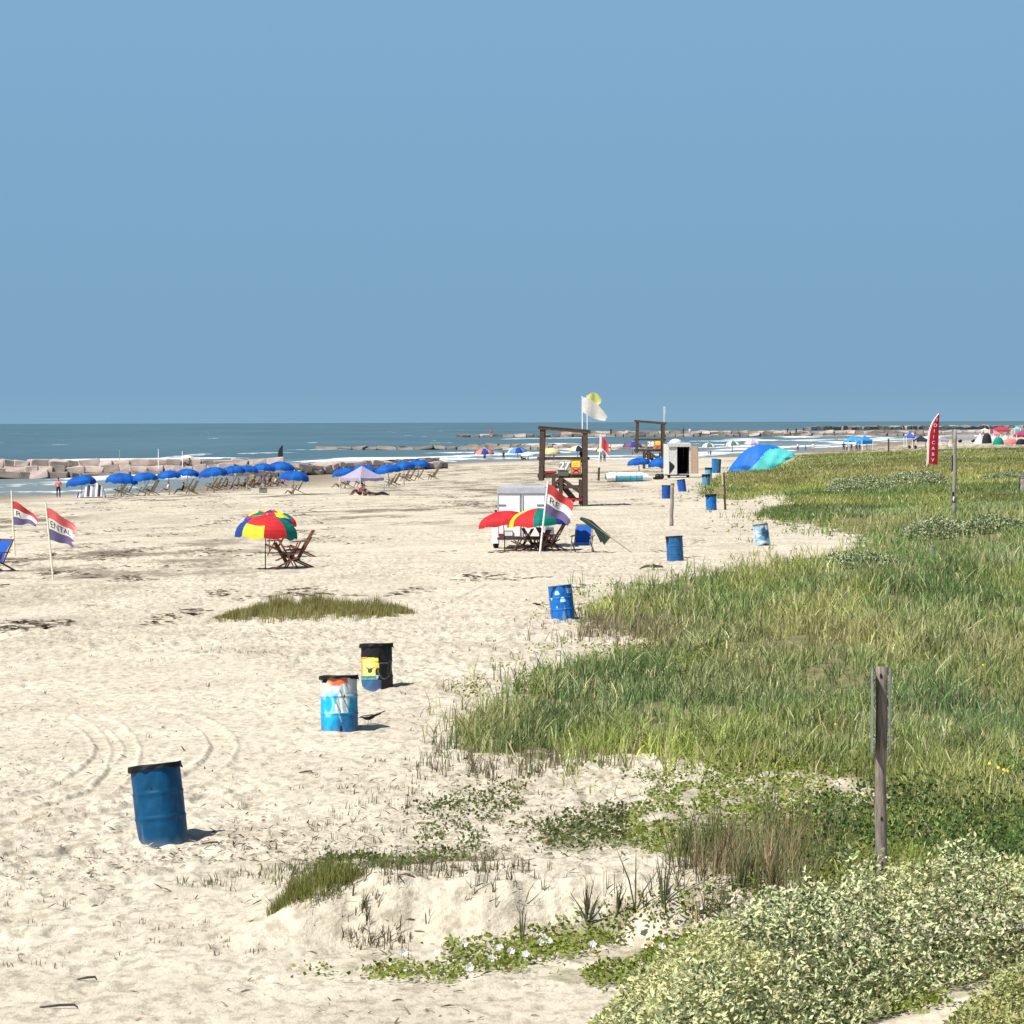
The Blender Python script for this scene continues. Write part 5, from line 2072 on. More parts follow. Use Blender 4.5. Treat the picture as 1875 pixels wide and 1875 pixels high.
# trailer group
G3 = 'dark red chairs before the white trailer'
maroon = M((0.10, 0.012, 0.015), .7)
chair(958, 1008, 'dark red chair left of the flag pole in front of the trailer', rz=R(-10), m=redwood, sling=maroon, key='m', group=G3, scale=.8)
chair(975, 1007, 'dark red chair in the middle before the trailer', rz=R(170), m=redwood, sling=maroon, key='m', group=G3, scale=.8)
chair(1012, 1008, 'dark red chair with wide back right of the flag pole', rz=R(-12), m=redwood, sling=maroon, key='m', group=G3, scale=.95)
chair(990, 1007, 'low dark red chair directly behind the white flag pole', rz=R(20), m=redwood, sling=maroon, key='m', group=G3, scale=.75)
chair(1002, 1006, 'dark red chair half hidden under the right side of the panelled umbrella', rz=R(200), m=redwood, sling=maroon, key='m', group=G3, scale=.8)
chair(1067, 1011, 'deck chair with blue cloth facing the camera, right of the trailer', rz=R(80), m=wood, sling=blue_sling, key='b', group='deck chairs with blue cloth', scale=1.0)
chair(-6, 1046, 'deck chair with blue cloth cut off by the left edge of the picture', rz=R(50), m=redwood, sling=blue_sling, key='b', group='deck chairs with blue cloth', scale=1.05)

# crates in front of the row
for (x_, y_, l_, cc) in [(468, 903, 'white plastic crate on the sand before the blue umbrellas', (0.6, 0.58, 0.5)), (482, 902, 'dark green crate beside the white crate', (0.05, 0.08, 0.05))]:
    c, ppm = gnd(x_, y_)
    k = 1 / ppm
    root = thing('crate', l_, 'crate', c)
    b = MB()
    w, h = 12 * k, 9 * k
    for sx, sy, dx, dy in ((-1, 0, .03, w), (1, 0, .03, w), (0, -1, w, .03), (0, 1, w, .03)):
        for z in (.15, .5, .85):
            b.box((sx * w / 2, sy * w / 2, h * z), (dx + .03, dy + .03, h * .22))
    b.build('slats', M(cc), root)
    b = MB()
    b.box((0, 0, .02), (w * .95, w * .95, .03))
    b.build('bottom', M(cc), root)

# ================================================================== TRAILERS
def trailer():
    c, ppm = gnd(955, 1005)
    k = 1 / ppm
    W = 88 * k
    H = 112 * k
    L = 3.6
    root = thing('cargo_trailer', 'white closed cargo trailer seen from behind, with umbrellas before it', 'trailer', c + Vector((0, .5, 0)), (0, 0, R(-3)))
    wm = M((0.90, 0.90, 0.89), .35, spec=.4, var=.04)
    gm = M((0.45, 0.47, 0.50), .4, spec=.5)
    z0 = .42
    bev = .05
    b = MB()
    # body with rounded top corners
    hw = W / 2
    cs = [(-hw, z0), (hw, z0), (hw, H - .12), (hw - .05, H - .03), (hw - .14, H), (-hw + .14, H), (-hw + .05, H - .03), (-hw, H - .12)]
    n = len(cs)
    vs = [(x, y, z) for y in (0, L) for x, z in cs]
    b.add(vs, [tuple(range(n)), tuple(range(n, 2 * n))[::-1]] + [(i, i + n, (i + 1) % n + n, (i + 1) % n) for i in range(n)])
    b.build('body', wm, root)
    b = MB()
    # grey header wrapping over the rear
    b.box((0, -.03, H - .10), (W + .04, .10, .20))
    b.box((0, L / 2, H + .012), (W - .02, L, .03))
    b.build('header', gm, root)
    for s in (-1, 1):
        d = MB()
        d.box((s * hw * .50, -.022, z0 + (H - z0 - .22) / 2 + .02), (hw * .92, .03, H - z0 - .28))
        do = d.build('door', wm, root)
        g = MB()
        for z in (H * .72, H * .42):
            g.box((s * hw * .80, -.05, z), (.26, .02, .045))
        g.build('hinge', M((0.2, 0.2, 0.22), .4), do)
        g = MB()
        g.tube([(s * .055, -.06, z0 + .05), (s * .055, -.06, H - .25)], .014, 8)
        g.build('lock_rod', gm, do)
        g = MB()
        g.box((s * (hw - .02), -.045, (z0 + H) / 2), (.04, .02, H - z0 - .1))
        g.build('corner_trim', gm, root)
    # fenders, wheels
    for s in (-1, 1):
        f = MB()
        f.grid(lambda u, v: Vector((s * (hw + .02 + .24 * v), 1.2 + .42 * math.cos(math.pi * u), .34 + .40 * math.sin(math.pi * u) + .02)), 14, 3)
        f.box((s * (hw + .14), .80, .36), (.24, .03, .38))
        fo = f.build('fender', wm, root)
        w_ = MB()
        cx = s * (hw + .13)
        nseg = 24
        for (xa, xb, ra, rb) in ((-.10, -.10, .0, .31), (.10, .10, .0, .31)):
            pass
        w_.tube([(cx - .10, 1.2, .33), (cx - .085, 1.2, .33), (cx + .085, 1.2, .33), (cx + .10, 1.2, .33)], [.29, .33, .33, .29], 24)
        wo = w_.build('wheel', M((0.015, 0.015, 0.015), .8), root, False)
        r_ = MB()
        r_.tube([(cx - s * .0 + s * .10, 1.2, .33), (cx + s * .112, 1.2, .33)], [.18, .15], 16)
        r_.build('rim', M((0.5, 0.5, 0.5), .4), wo)
        t_ = MB()
        t_.ell((s * (hw + .06), -.02, H * .62), (.045, .03, .055), 10)
        t_.build('side_marker', M((0.03, 0.02, 0.02)), root)
        t_ = MB()
        t_.box((s * (hw - .12), -.05, .52), (.16, .03, .09))
        t_.build('tail_light', M((0.35, 0.01, 0.01), .3), root)
    b = MB()
    b.box((0, -.04, z0 - .04), (W + .02, .14, .10))
    b.build('bumper', M((0.06, 0.06, 0.07), .5), root)
    b = MB()
    b.box((-hw * .55, -.075, z0 + .15), (.33, .012, .18))
    po = b.build('licence_plate', M((0.70, 0.70, 0.66), .5), root)
    fr = MB()
    for (dx, dz, sx, sz) in ((0, .095, .36, .02), (0, -.095, .36, .02), (-.17, 0, .02, .19), (.17, 0, .02, .19)):
        fr.box((-hw * .55 + dx, -.079, z0 + .15 + dz), (sx, .016, sz))
    fr.build('plate_frame', M((0.02, 0.02, 0.02)), po)
    # chassis and axle
    b = MB()
    b.box((-hw * .6, L / 2, .37), (.08, L, .08))
    b.box((hw * .6, L / 2, .37), (.08, L, .08))
    b.bar((-hw, 1.2, .33), (hw, 1.2, .33), .07)
    b.build('chassis', M((0.03, 0.03, 0.03)), root)


trailer()


def open_trailer():
    c, ppm = gnd(1244, 875)
    k = 1 / ppm
    root = thing('storage_trailer', 'white rental trailer standing open with a dark doorway and a tan swung door', 'trailer', c, (0, 0, R(6)))
    W, H, z0, L = 40 * k, 62 * k, 6 * k, 3.0
    wm = M((0.62, 0.62, 0.60), .5, var=.2)
    b = MB()
    hw = W / 2
    dx0, dx1 = -.10 * W, hw - .12
    # walls as slabs, doorway open
    b.box((-hw + .04, L / 2, (z0 + H) / 2), (.08, L, H - z0))
    b.box((hw - .04, L / 2, (z0 + H) / 2), (.08, L, H - z0))
    b.box((0, L - .04, (z0 + H) / 2), (W - .17, .08, H - z0))
    b.box(((-hw + dx0) / 2 + .04, .04, (z0 + H) / 2), (dx0 + hw - .09, .08, H - z0))
    b.box((0, L / 2, z0 + .03), (W - .17, L - .2, .06))
    b.build('wall', wm, root)
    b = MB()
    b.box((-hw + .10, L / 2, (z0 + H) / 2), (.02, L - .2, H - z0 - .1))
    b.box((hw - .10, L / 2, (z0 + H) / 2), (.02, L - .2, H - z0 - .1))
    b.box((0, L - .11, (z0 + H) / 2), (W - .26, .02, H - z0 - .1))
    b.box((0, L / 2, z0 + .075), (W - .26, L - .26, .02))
    b.build('painted_shade', M((0.012, 0.013, 0.014), .8), root)  # added near black slabs that paint the interior shade
    b = MB()
    b.grid(lambda u, v: Vector(((-hw - .06) + (W + .12) * u, -.12 + (L + .2) * v, H + .02 + .10 * math.sin(math.pi * v) ** .5)), 8, 8)
    b.box((0, -.10, H - .10), (W + .12, .06, .30))
    b.build('roof', M((0.55, 0.55, 0.53), .5, var=.25), root)
    b = MB()
    a = R(-62)
    b.box((hw + .30, -.50, (z0 + H) / 2 - .05), (.06, 1.05, H - z0 - .3), rot=(0, 0, R(28)))
    b.build('door', M((0.33, 0.24, 0.18), .7, var=.2), root)
    for s in (-1, 1):
        w_ = MB()
        w_.tube([(s * (hw - .12) - .1, .6, .28), (s * (hw - .12) + .1, .6, .28)], .28, 18)
        w_.build('wheel', M((0.015, 0.015, 0.015)), root)
    b = MB()
    b.box((0, L / 2, z0 - .06), (W * .9, L, .1))
    b.build('chassis', M((0.02, 0.02, 0.02)), root)
    b = MB()
    b.box((dx0 - .06, -.02, (z0 + H) / 2 - .1), (.09, .05, H - z0 - .25))
    b.build('door_frame', M((0.55, 0.53, 0.5)), root)
    # dark shape of a fallen letter board on the left wall
    b = MB()
    pts = [(-hw + .06, .9 * H * .55), (-hw + .20, H * .55 * .85), (-hw + .55, H * .36), (-hw + .52, H * .30), (-hw + .25, H * .18), (-hw + .06, z0 + .03)]
    b.add([(x, -.012, z) for x, z in pts], [tuple(range(len(pts)))])
    b.build('dark_marking', M((0.015, 0.018, 0.025)), root)


open_trailer()

# dark bundle beside the open trailer
c, ppm = gnd(1205, 878)
k = 1 / ppm
root = thing('bag_pile', 'black bags heaped on the sand left of the open trailer', 'bags', c)
for (x, z, rx, rz) in ((0, 5, 6, 5.5), (6, 5, 5, 6), (-6, 2, 4, 2.5)):
    b = MB()
    b.ell((x * k, 0, z * k), (rx * k, rx * k, rz * k), 12, rot=(0, .3, 0))
    b.build('bag', M((0.012, 0.012, 0.014), .5), root, True)


def boat():
    c, ppm = gnd(1152, 882)
    k = 1 / ppm
    root = thing('inflatable_boat', 'blue and white inflatable boat lying on the sand right of the small flag', 'boat', c)
    L = 84 * k
    f = MB()
    n = 20

    def P(u, v):
        x = (u - .5) * L
        r = 8.6 * k * (1 - max(0, (u - .72) / .28) ** 2 * .75) * (.93 if u < .04 else 1)
        a = v * 2 * math.pi
        return Vector((x, r * 1.3 * math.cos(a), r * (1 + math.sin(a)) + (2.5 * k * max(0, u - .7) / .3)))
    f.grid(P, 30, 16, mf=lambda i, j: (1 if 6 <= i < 24 and not (1 <= j < 7) else 0))
    f.build('hull', [M((0.80, 0.82, 0.80), .35), M((0.10, 0.36, 0.52), .4)], root, True)
    b = MB()
    b.ell((-L / 2 - .02, 0, 8.4 * k), (.06, 5.5 * k, 5.5 * k), 14)
    b.build('end_cap', M((0.01, 0.01, 0.01)), root, True)
    b = MB()
    for u in (.22, .52, .66):
        b.tube([P(u, v / 12) * 1.01 for v in range(13)], .02, 5)
    b.build('strap', M((0.02, 0.08, 0.13)), root)


boat()

# ================================================================== PEOPLE
def person(px_, py_, hpx, pose, shirt, pants, label, skin=(0.32, 0.17, 0.10), hair=(0.02, 0.012, 0.01), rz=0.0, dz=0.0, loc=None, height_m=None, group=None):
    if loc is None:
        c, ppm = gnd(px_, py_)
    else:
        c, ppm = Vector(loc), F / loc[1]
    full = {'stand': 1.7, 'walk': 1.7, 'sit': 1.28, 'ground': .92, 'lie': .5}[pose]
    s = (hpx / ppm) / full if hpx else 1.0
    root = thing('person', label, 'person', c + Vector((0, 0, dz)), (0, 0, rz), group, s)
    J = {}
    if pose in ('stand', 'walk'):
        st = .0 if pose == 'stand' else .22
        J = dict(pel=(0, 0, .92), chest=(0, 0, 1.22), neck=(0, 0, 1.42), head=(0, -.02, 1.53), top=(0, -.01, 1.64),
                 hL=(.10, 0, .88), kL=(.12, -st * .6, .48), aL=(.12, st * .2, .07), tL=(.13, st * .2 - .17, .03),
                 hR=(-.10, 0, .88), kR=(-.11, st * .35, .48), aR=(-.11, st * 1.1, .09), tR=(-.12, st * 1.1 - .15, .03),
                 sL=(.19, 0, 1.36), eL=(.25, .02, 1.08), wL=(.24, -.10, .86), fL=(.23, -.14, .78),
                 sR=(-.19, 0, 1.36), eR=(-.25, .02, 1.08), wR=(-.24, -.10, .86), fR=(-.23, -.14, .78))
    elif pose in ('sit', 'ground'):
        z = .40 if pose == 'sit' else .10
        kz = z + .12 if pose == 'sit' else .42
        az = .07
        ay = -.78 if pose == 'sit' else -.70
        J = dict(pel=(0, 0, z), chest=(0, .10, z + .30), neck=(0, .14, z + .50), head=(0, .10, z + .62), top=(0, .10, z + .73),
                 hL=(.10, -.03, z), kL=(.13, -.42, kz), aL=(.13, ay, az), tL=(.13, ay - .15, az + .02),
                 hR=(-.10, -.03, z), kR=(-.13, -.42, kz), aR=(-.13, ay, az), tR=(-.13, ay - .15, az + .02),
                 sL=(.19, .13, z + .44), eL=(.26, .0, z + .22), wL=(.20, -.22, z + .20), fL=(.19, -.29, z + .19),
                 sR=(-.19, .13, z + .44), eR=(-.26, .0, z + .22), wR=(-.20, -.22, z + .20), fR=(-.19, -.29, z + .19))
    else:
        J = dict(pel=(0, 0, .12), chest=(0, .33, .16), neck=(0, .52, .24), head=(0, .60, .32), top=(0, .64, .42),
                 hL=(.10, -.03, .12), kL=(.13, -.45, .24), aL=(.13, -.85, .08), tL=(.13, -.90, .2),
                 hR=(-.10, -.03, .12), kR=(-.13, -.45, .14), aR=(-.13, -.88, .07), tR=(-.13, -.93, .2),
                 sL=(.19, .46, .18), eL=(.30, .38, .08), wL=(.24, .2, .08), fL=(.22, .12, .08),
                 sR=(-.19, .46, .18), eR=(-.30, .38, .08), wR=(-.24, .2, .08), fR=(-.22, .12, .08))
    names = list(J)
    rad = dict(pel=.135, chest=.145, neck=.058, head=.088, top=.07, h=.10, k=.062, a=.042, t=.036, s=.068, e=.044, w=.03, f=.032)
    edges = [('pel', 'chest'), ('chest', 'neck'), ('neck', 'head'), ('head', 'top')]
    for q in 'LR':
        edges += [('pel', 'h' + q), ('h' + q, 'k' + q), ('k' + q, 'a' + q), ('a' + q, 't' + q), ('chest', 's' + q), ('s' + q, 'e' + q), ('e' + q, 'w' + q), ('w' + q, 'f' + q)]
    me = bpy.data.meshes.new('body')
    me.from_pydata([J[n] for n in names], [(names.index(a), names.index(b)) for a, b in edges], [])
    o = bpy.data.objects.new('skeleton', me)
    COL.objects.link(o)
    md = o.modifiers.new('skin', 'SKIN')
    md.use_smooth_shade = True
    sv = me.skin_vertices[0].data
    for i, n in enumerate(names):
        r = rad.get(n, rad.get(n[0], .05)) if n in rad else rad[n[0]]
        sv[i].radius = (r, r * (.8 if n in ('chest', 'pel') else 1))
        sv[i].use_root = (n == 'pel')
    sub = o.modifiers.new('sub', 'SUBSURF')
    sub.levels = 1
    dg = bpy.context.evaluated_depsgraph_get()
    bm_ = bpy.data.meshes.new_from_object(o.evaluated_get(dg))
    bpy.data.objects.remove(o)
    bm_.name = 'body'
    bm_.materials.clear()
    for mm in (M(skin, .6), M(shirt, .8), M(pants, .8)):
        bm_.materials.append(mm)
    segs = []
    for a, b in edges:
        cl = 0
        if a in ('pel', 'chest') or a[0] == 's' and len(a) == 2:
            cl = 1
        if a[0] == 'h' and len(a) == 2 or (a, b) in (('pel', 'hL'), ('pel', 'hR')):
            cl = 2
        if a[0] == 'k' and len(a) == 2 and sum(pants) < .25:
            cl = 2
        if a == 'neck' or (a == 'chest' and b == 'neck'):
            cl = 0 if a == 'neck' else 1
        segs.append((Vector(J[a]), Vector(J[b]), cl))
    mi = []
    for p in bm_.polygons:
        ctr = p.center
        bd, bc = 9, 0
        for A, B, cl in segs:
            d = B - A
            t = max(0, min(1, (ctr - A).dot(d) / d.length_squared))
            q = (ctr - A - d * t).length
            if q < bd:
                bd, bc = q, cl
        mi.append(bc)
    bm_.polygons.foreach_set('material_index', mi)
    obj('body', bm_, root)
    b = MB()
    hp = Vector(J['top'])
    b.ell(hp + Vector((0, .03, .0)), (.088, .10, .075), 12)
    b.ell(hp + Vector((0, .06, -.07)), (.082, .06, .10), 10)
    b.build('hair', M(hair, .8), root, True)
    return root


person(107, 912, 37, 'stand', (0.75, 0.22, 0.22), (0.02, 0.02, 0.035), 'person in a pink top and black trousers walking at the water on the left', rz=R(10))
person(306, 904, 24, 'sit', (0.75, 0.74, 0.72), (0.10, 0.12, 0.15), 'person in white sitting under the fourth blue umbrella', rz=R(-80))
person(334, 905, 24, 'sit', (0.08, 0.02, 0.03), (0.03, 0.04, 0.06), 'person in dark clothes reclining under the fifth blue umbrella', rz=R(-80))
person(414, 897, 22, 'sit', (0.04, 0.05, 0.08), (0.05, 0.05, 0.07), 'dark clothed person sitting under the seventh blue umbrella, left one', rz=R(-80))
person(435, 896, 22, 'sit', (0.10, 0.05, 0.06), (0.05, 0.05, 0.07), 'long haired person sitting under the seventh blue umbrella, right one', rz=R(-70))
person(464, 894, 30, 'stand', (0.45, 0.33, 0.2), (0.15, 0.10, 0.06), 'person standing in tan clothes among the chairs of the back row', rz=R(20))
person(484, 893, 32, 'stand', (0.10, 0.10, 0.16), (0.06, 0.06, 0.09), 'person in dark blue standing under the ninth blue umbrella', rz=R(-30))
person(503, 892, 22, 'sit', (0.55, 0.55, 0.52), (0.15, 0.12, 0.1), 'person in a pale top sitting under the back right umbrella', rz=R(-80))
person(447, 896, 21, 'sit', (0.05, 0.05, 0.06), (0.06, 0.05, 0.05), 'person in black sitting beneath the eighth blue umbrella', rz=R(-95))
person(476, 894, 24, 'sit', (0.10, 0.10, 0.13), (0.05, 0.05, 0.06), 'person in grey sitting beneath the ninth blue umbrella', rz=R(-60))
person(494, 892, 29, 'stand', (0.30, 0.22, 0.18), (0.05, 0.05, 0.07), 'person standing between the ninth and the back right blue umbrella', rz=R(40))
person(519, 891, 21, 'sit', (0.50, 0.15, 0.12), (0.05, 0.05, 0.07), 'person in a red top sitting at the right end of the back row', rz=R(-80))
person(534, 905, 16, 'ground', (0.50, 0.25, 0.15), (0.10, 0.06, 0.05), 'sunbather sitting low under the nearer umbrella of the left group', rz=R(-80))
person(622, 893, 18, 'ground', (0.50, 0.28, 0.18), (0.25, 0.15, 0.1), 'sunbather sitting behind the left leg of the lilac canopy', rz=R(-70))
person(660, 907, 24, 'ground', (0.22, 0.02, 0.05), (0.12, 0.02, 0.03), 'dark haired person in crimson sitting beneath the lilac canopy', rz=R(-60))
person(668, 908, 22, 'ground', (0.10, 0.11, 0.11), (0.12, 0.12, 0.12), 'person in grey sitting close to the crimson clothed one', rz=R(40))
person(688, 908, 14, 'lie', (0.015, 0.015, 0.02), (0.012, 0.012, 0.014), 'person in black lying on the sand beneath the lilac canopy', rz=R(85))
person(888, 843, 14, 'stand', (0.45, 0.45, 0.5), (0.05, 0.05, 0.08), 'bather beside the orange and purple umbrella')
person(922, 843, 17, 'stand', (0.02, 0.02, 0.03), (0.02, 0.02, 0.03), 'dark figure standing at the waterline between two small umbrellas')
person(956, 843, 11, 'ground', (0.03, 0.03, 0.04), (0.02, 0.02, 0.03), 'dark figure sitting below the pale blue umbrella', rz=R(60))
person(1014, 844, 14, 'stand', (0.2, 0.1, 0.08), (0.04, 0.04, 0.05), 'bather beside the yellow umbrella')
person(1100, 847, 16, 'stand', (0.08, 0.09, 0.14), (0.05, 0.05, 0.08), 'left of two bathers beneath the yellow and brown umbrella')
person(1107, 846, 17, 'stand', (0.03, 0.03, 0.05), (0.03, 0.03, 0.05), 'right of two bathers beneath the yellow and brown umbrella')
person(1301, 836, 13, 'stand', (0.10, 0.11, 0.13), (0.03, 0.03, 0.05), 'bather below the white and grey umbrella', rz=R(30))
person(1461, 826, 15, 'stand', (0.7, 0.7, 0.7), (0.03, 0.03, 0.04), 'bather in a white top right of the blue shelter')
person(1475, 826, 11, 'stand', (0.2, 0.15, 0.12), (0.08, 0.06, 0.06), 'small bather in the shallows between two others in white')
person(1489, 826, 16, 'stand', (0.78, 0.78, 0.78), (0.7, 0.7, 0.7), 'bather all in white right of the blue shelter')
for i, (x_, cc, l_) in enumerate([(1545, (0.02, 0.03, 0.06), 'leftmost of the group by the bright blue canopies'), (1551, (0.55, 0.6, 0.65), 'pale dressed one of the group by the blue canopies'),
                                  (1559, (0.03, 0.03, 0.04), 'dark dressed one in the middle of the group by the blue canopies'), (1568, (0.05, 0.05, 0.06), 'one in grey under the left bright blue canopy'),
                                  (1574, (0.02, 0.02, 0.03), 'one in black between the two bright blue canopies')]):
    person(x_, 827, 15 if i else 18, 'stand', cc, (0.03, 0.03, 0.05), 'person, ' + l_)
person(1665, 822, 10, 'ground', (0.02, 0.02, 0.02), (0.02, 0.02, 0.02), 'left of two black dressed sitters under the royal blue canopy')
person(1676, 822, 10, 'ground', (0.02, 0.02, 0.02), (0.02, 0.02, 0.02), 'right of two black dressed sitters under the royal blue canopy')
person(1714, 821, 12, 'stand', (0.5, 0.42, 0.42), (0.3, 0.2, 0.2), 'person right behind the red feather flag')

# ================================================================== LIFEGUARD TOWERS
def tower(px_, py_, hpx, label, number, signs=True, simple=False, name='lifeguard_tower'):
    c, ppm = gnd(px_, py_)
    k = (hpx / 145.0) / ppm          # metres per drawn pixel of the near tower
    root = thing(name, label, 'lifeguard tower', c)
    m = darkwood

    def X(x):
        return (x - 1029) * k

    def Z(y):
        return (928 - y) * k
    D = 2.0 / 2                      # half depth
    T = 9 * k
    # posts: the right pair reaches the ground, the left pair hangs with the cabin
    for y in (-D, D):
        b = MB()
        b.bar((X(1070), y, -.15), (X(1070), y, Z(788)), 9.5 * k)
        b.build('post', m, root)
        b = MB()
        b.bar((X(989 + (3 if y > 0 else 0)), y, Z(881)), (X(992 + (3 if y > 0 else 0)), y, Z(784)), 8.5 * k)
        b.build('post', m, root)
        # inner leg and its brace
        b = MB()
        b.bar((X(1062), y + (.0), Z(925)), (X(1062), y, Z(880)), 5 * k)
        b.bar((X(1026), y, Z(912)), (X(1026), y, Z(876)), 6 * k)
        b.bar((X(1024), y * .92, Z(876)), (X(1066), y * .92, Z(906)), 6 * k)
        b.bar((X(1012), y, Z(892)), (X(1024), y, Z(879)), 4 * k)
        b.bar((X(1012), y * .96, Z(893)), (X(1066), y * .96, Z(893)), 4.5 * k)
        b.build('brace', m, root)
    for y in (-D, D):
        b = MB()
        b.bar((X(1013), y, -.1), (X(1013), y, Z(876)), 6 * k)
        b.build('stilt', m, root)
    # roof beam, sloping down to the right
    for y in (-D * 1.12, D * 1.12):
        b = MB()
        b.bar((X(985), y, Z(784.5)), (X(1080), y, Z(793)), 5 * k, 4 * k)
        b.build('roof_beam', m, root)
    b = MB()
    b.box((X(1033), 0, Z(785.5)), (95 * k, D * 2.4, .05), rot=(0, R(4.6), 0))
    b.build('roof', m, root)
    # floor and rails
    b = MB()
    b.box((X(1029), 0, Z(872.5)), (91 * k, D * 2.1, 7 * k))
    b.build('floor', m, root)
    for y in (-D * 1.02, D * 1.02):
        b = MB()
        b.bar((X(983), y, Z(840.5)), (X(1078), y, Z(840.5)), 5 * k, 3 * k)
        b.build('rail', m, root)
    b = MB()
    b.bar((X(985), -D, Z(840.5)), (X(985), D, Z(840.5)), 4 * k)
    b.build('rail', m, root)
    # grey cabin panel at the right post
    b = MB()
    b.box((X(1070), -D - .08, Z(855)), (10 * k, .03, 24 * k))
    b.build('side_panel', M((0.15, 0.15, 0.13), .8), root)
    b = MB()
    b.box((X(1071), -D - .09, Z(907)), (7 * k, .03, 22 * k))
    b.build('white_panel', M((0.50, 0.46, 0.48), .7), root)
    if signs:
        b = MB()
        b.box((X(1030), -D * 1.1 - .02, Z(866)), (20 * k, .05, 12 * k))
        b.build('box_panel', M((0.12, 0.11, 0.09), .8), root)
        b = MB()
        b.box((X(1032), -D * 1.1 - .06, Z(853.5)), (20 * k, .03, 17 * k), rot=(0, R(0), 0))
        no = b.build('number_board', M((0.30, 0.31, 0.28), .7), root)
        sz = 17 * k
        bb = MB()
        vs, fs = text_points(number, 1.0)
        xs = [v.x for v in vs]
        ys = [v.y for v in vs]
        cx, cy = (min(xs) + max(xs)) / 2, (min(ys) + max(ys)) / 2
        sx = 18 * k / (max(xs) - min(xs))
        sy = 14 * k / (max(ys) - min(ys))
        for e in range(9):     # thick strokes
            ox, oz = (e % 3 - 1) * .7 * k, (e // 3 - 1) * .6 * k
            bb.add([(X(1032) + (v.x - cx) * sx + ox + .12 * (v.y - cy) * sy, -D * 1.1 - .09 - e * .001, Z(853.5) + (v.y - cy) * sy + oz) for v in vs], fs)
        bb.build('number', M((0.85, 0.85, 0.80), .6), no)
        b = MB()
        b.box((X(1053), -D * 1.1 - .04, Z(856)), (19 * k, .04, 27 * k), mi=0)
        b.box((X(1053), -D * 1.1 - .07, Z(850.5)), (16 * k, .02, 11 * k), mi=1)
        b.box((X(1053), -D * 1.1 - .07, Z(862)), (16 * k, .02, 10.5 * k), mi=2)
        so_ = b.build('sign', [M((0.22, 0.20, 0.02)), M((0.85, 0.62, 0.10)), M((0.70, 0.20, 0.15))], root)
        b = MB()
        for (a0, z0, a1, z1) in ((1047, 858.5, 1053, 863), (1053, 863, 1059, 858.5), (1047, 866, 1053, 861.5), (1053, 861.5, 1059, 866)):
            b.bar((X(a0), -D * 1.1 - .09, Z(z0)), (X(a1), -D * 1.1 - .09, Z(z1)), 1.6 * k, .01)
        b.build('sign_marks', M((0.30, 0.02, 0.02)), so_)
        b = MB()
        for zz in (849, 852):
            b.box((X(1052), -D * 1.1 - .085, Z(zz)), (9 * k, .01, 1.1 * k))
        b.build('sign_text_line', M((0.70, 0.55, 0.05)), so_)
    # seat bench
    b = MB()
    b.box((X(1060), 0, Z(853)), (16 * k, 1.0, .06))
    b.box((X(1068), 0, Z(845)), (2 * k, 1.0, 16 * k))
    b.build('bench', m, root)
    # ramp, red boards on the ground
    b = MB()
    b.bar((X(1052), -D * .6, Z(918)), (X(1020), -D * .6, Z(880)), 10 * k, 3 * k)
    b.build('ladder', m, root)
    b = MB()
    for y in (-D * 1.15, D * 1.15):
        b.bar((X(1038), y, Z(914)), (X(1064), y, Z(916)), 3.5 * k, .08)
    b.build('red_beam', M((0.35, 0.02, 0.03), .6), root)
    return root, k, X, Z, c, D


tw, k, X, Z, c, D = tower(1030, 927, 145, 'dark wooden lifeguard tower numbered 27 behind the white trailer', '27')
# red rescue tube hung on it
b = MB()
b.ell((0, 0, 0), (14 * k, 2 * k, 3 * k), 12)
o = b.build('rescue_tube', M((0.35, 0.03, 0.03), .5), None, True)
o.location = c + Vector((X(1005), -D * 1.0, Z(865.5)))
tag(o, 'dark red rescue tube lying on the floor of lifeguard tower 27', 'rescue tube')
person(0, 0, None, 'sit', (0.012, 0.012, 0.014), (0.012, 0.012, 0.014), 'lifeguard in dark silhouette sitting on the bench of tower 27', rz=R(-75),
       loc=(c.x + X(1059), c.y - .2, c.z + Z(853) - .42), skin=(0.05, 0.03, 0.02))  # silhouette shade painted into skin and clothing colours


def pole_flag(name, label, p0, h, r, cloth, size, sag, wav=0.3, skew=0.0, lean=0.0):
    root = thing(name, label, 'flag', p0, (0, R(lean), 0))
    b = MB()
    b.tube([(0, 0, 0), (0, 0, h)], r, 8)
    b.build('pole', M((0.82, 0.82, 0.82), .4), root)
    if cloth:
        L, H = size
        f = MB()
        f.grid(lambda u, v: Vector((L * u * (1 - .10 * v), -.25 * math.sin(u * 5 + v) * u * wav - .1 * math.sin(9 * u) * wav,
                                    h - .05 - H * v * (1 - .72 * u ** 2) - sag * L * u ** 1.1 - skew * H * math.sin(u * 3.1) * (1 - v))), 22, 12)
        f.build('cloth', M(cloth, .8, .35), root, True)


P0 = c + Vector((X(1065), -D - .05, Z(800)))
pole_flag('tower_flag', 'large white flag on the front mast of lifeguard tower 27', P0, 73 * k, 1.0 * k, (0.82, 0.80, 0.74), (46 * k, 27 * k), .78, .5, -.25)
P1 = c + Vector((X(1075), D * .6, Z(790)))
pole_flag('tower_flag', 'pale yellow flag on the rear mast of lifeguard tower 27', P1, 65 * k, .9 * k, (0.80, 0.80, 0.25), (27 * k, 22 * k), .25, .5, -.45)

tw2, k2, X2, Z2, c2, D2 = tower(1189, 858, 88, 'far lifeguard tower with a bare frame left of the open trailer', '28', True)
pole_flag('tower_flag', 'furled white flag on the mast of the far lifeguard tower', c2 + Vector((X2(1074), 0, Z2(800))), 60 * k2, 1.3 * k2, (0.8, 0.85, 0.85), (4 * k2, 50 * k2), .0, .1)

